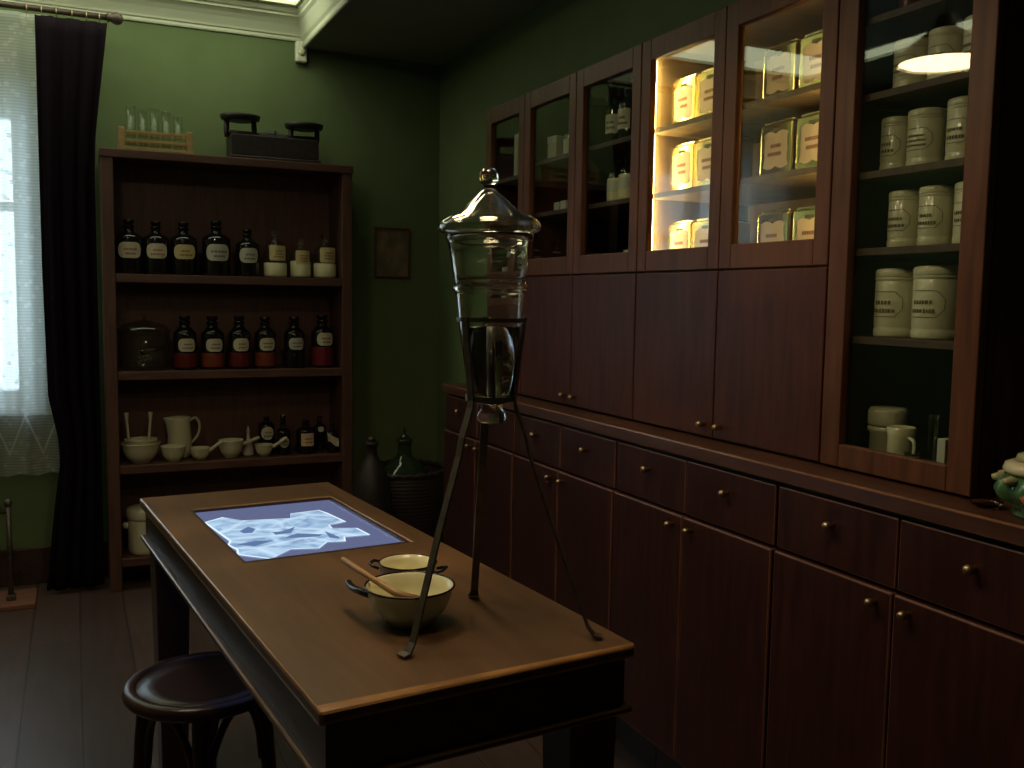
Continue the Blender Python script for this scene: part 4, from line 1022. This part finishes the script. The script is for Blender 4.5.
# ------------------------------------------------------------------ green dish on the counter
t = thing('majolica_tureen', 'green glazed tureen with an orange fruit at the right edge of the counter', 'tureen', (1.372, .958, ZC+.0005))
t.scale = (1.15, 1.15, 1.0)
bm = BM()
seg = 48; prof = [(0, 0), (.040, 0), (.045, .006), (.040, .014), (.060, .028), (.066, .045), (.060, .062), (.050, .068)]
rings = []
for k, (r_, z_) in enumerate(prof):
    if r_ == 0: rings.append([bm.verts.new((0, 0, 0))]); continue
    rings.append([bm.verts.new((r_*(1+(.07*math.sin(8*2*PI*i/seg) if k > 3 else 0))*math.cos(2*PI*i/seg), r_*(1+(.07*math.sin(8*2*PI*i/seg) if k > 3 else 0))*math.sin(2*PI*i/seg), z_)) for i in range(seg)])
for a_, b_ in zip(rings, rings[1:]):
    for i in range(seg):
        j = (i+1) % seg
        if len(a_) == 1: bm.faces.new((a_[0], b_[j], b_[i]))
        else: bm.faces.new((a_[i], a_[j], b_[j], b_[i]))
bm.faces.new(rings[-1])
obj('tureen_body', bm, M['greenglaze'], t, smooth=True)
bm = BM(); lathe(bm, [(.040, .0685), (.054, .0685), (.058, .074), (.055, .084), (.046, .088), (0, .088)], 40); obj('rim', bm, M['porcelain'], t, smooth=True, label='cream rim')
bm = BM(); lathe(bm, [(0, .0885), (.044, .0885), (.040, .098), (.022, .104), (0, .106)], 40); obj('lid', bm, M['oliveglaze'], t, smooth=True)
bm = BM(); lathe(bm, [(0, -.018), (.013, -.014), (.019, 0), (.013, .014), (0, .018)], 20, (-.052, -.018, .040)); obj('moulded_fruit', bm, M['orangeglaze'], t, smooth=True, label='orange moulded fruit')
for a in (2.3, 1.7, 2.9):
    bm = BM(); lathe(bm, [(0, -.010), (.012, -.004), (.014, .003), (0, .008)], 14, (.060*math.cos(a), .060*math.sin(a), .060), sy=.7); obj('moulded_leaf', bm, M['oliveglaze'], t, smooth=True)
t = thing('glass_dish', 'small clear glass dish on the counter left of the green tureen', 'dish', (1.352, 1.052, ZC+.0005))
bm = BM(); lathe(bm, [(0, 0), (.014, 0), (.024, .006), (.026, .009), (.023, .008), (.013, .003), (0, .003)], 28); obj('dish_body', bm, M['glass'], t, smooth=True)

# ------------------------------------------------------------------ pendant lamps
def pendant(x, y, z, lab, r=.115):
    t = thing('pendant_lamp', lab, 'lamp', (x, y, z), 0, 'pendant lamps over the table')
    bm = BM(); lathe(bm, [(r+.006, 0), (r+.010, .004), (r+.004, .014), (r*.80, .050), (r*.45, .085), (.030, .100), (.024, .135), (0, .138), (0, .130), (.020, .128), (.025, .098), (r*.42, .080), (r*.76, .046), (r, .010), (r+.002, 0)], 40); obj('lamp_shade', bm, M['detector'], t, smooth=True)
    bm = BM(); lathe(bm, [(0, .0035), (r*.6, .004), (r*.985, .006), (r*.985, .009), (0, .009)], 40); obj('lamp_diffuser', bm, M['lampglow'], t, smooth=True)
    top = (ZT if x < SX else ZS)-z
    bm = BM(); tube(bm, [(0, 0, .137), (0, 0, top-.02)], .003, 8); obj('cord', bm, M['black'], t)
    bm = BM(); lathe(bm, [(0, top-.025), (.02, top-.025), (.045, top-.006), (.045, top-.0005), (0, top-.0005)], 24); obj('ceiling_rose', bm, M['detector'], t, smooth=True)
pendant(.50, 1.99, 1.990, 'white pendant lamp above the table, the one reflected in the tall glass door', .122)
pendant(.50, 1.22, 1.990, 'white pendant lamp above the table, nearer the camera', .122)

# ------------------------------------------------------------------ daylight
wd = bpy.data.worlds.new('World'); S.world = wd; wd.use_nodes = True
bg = wd.node_tree.nodes['Background']; bg.inputs['Color'].default_value = (.72, .86, 1.0, 1); bg.inputs['Strength'].default_value = 3.6
al = bpy.data.lights.new('daylight', 'AREA'); al.shape = 'RECTANGLE'; al.size = 1.0; al.size_y = 1.3; al.energy = 9; al.color = (.66, .80, 1.0)
ao = bpy.data.objects.new('daylight', al); COL.objects.link(ao); ao.location = (-.65, 5.15, 1.55); ao.rotation_euler = (math.radians(-95), 0, 0)

# ------------------------------------------------------------------ camera
cam = bpy.data.cameras.new('camera'); co = bpy.data.objects.new('camera', cam); COL.objects.link(co); S.camera = co
cam.sensor_width = 36; cam.lens = 943.18/1024*36; cam.clip_start = .02
yaw, pit, rol = map(math.radians, (25.0035, 5.1624, .8577))
fw = Vector((math.sin(yaw)*math.cos(pit), math.cos(yaw)*math.cos(pit), -math.sin(pit)))
rt = Vector((math.cos(yaw), -math.sin(yaw), 0)); up = rt.cross(fw)
r2 = rt*math.cos(rol)+up*math.sin(rol); u2 = -rt*math.sin(rol)+up*math.cos(rol)
mw = Matrix((r2, u2, -fw)).transposed().to_4x4(); mw.translation = Vector((0, 0, 1.305))
co.matrix_world = mw
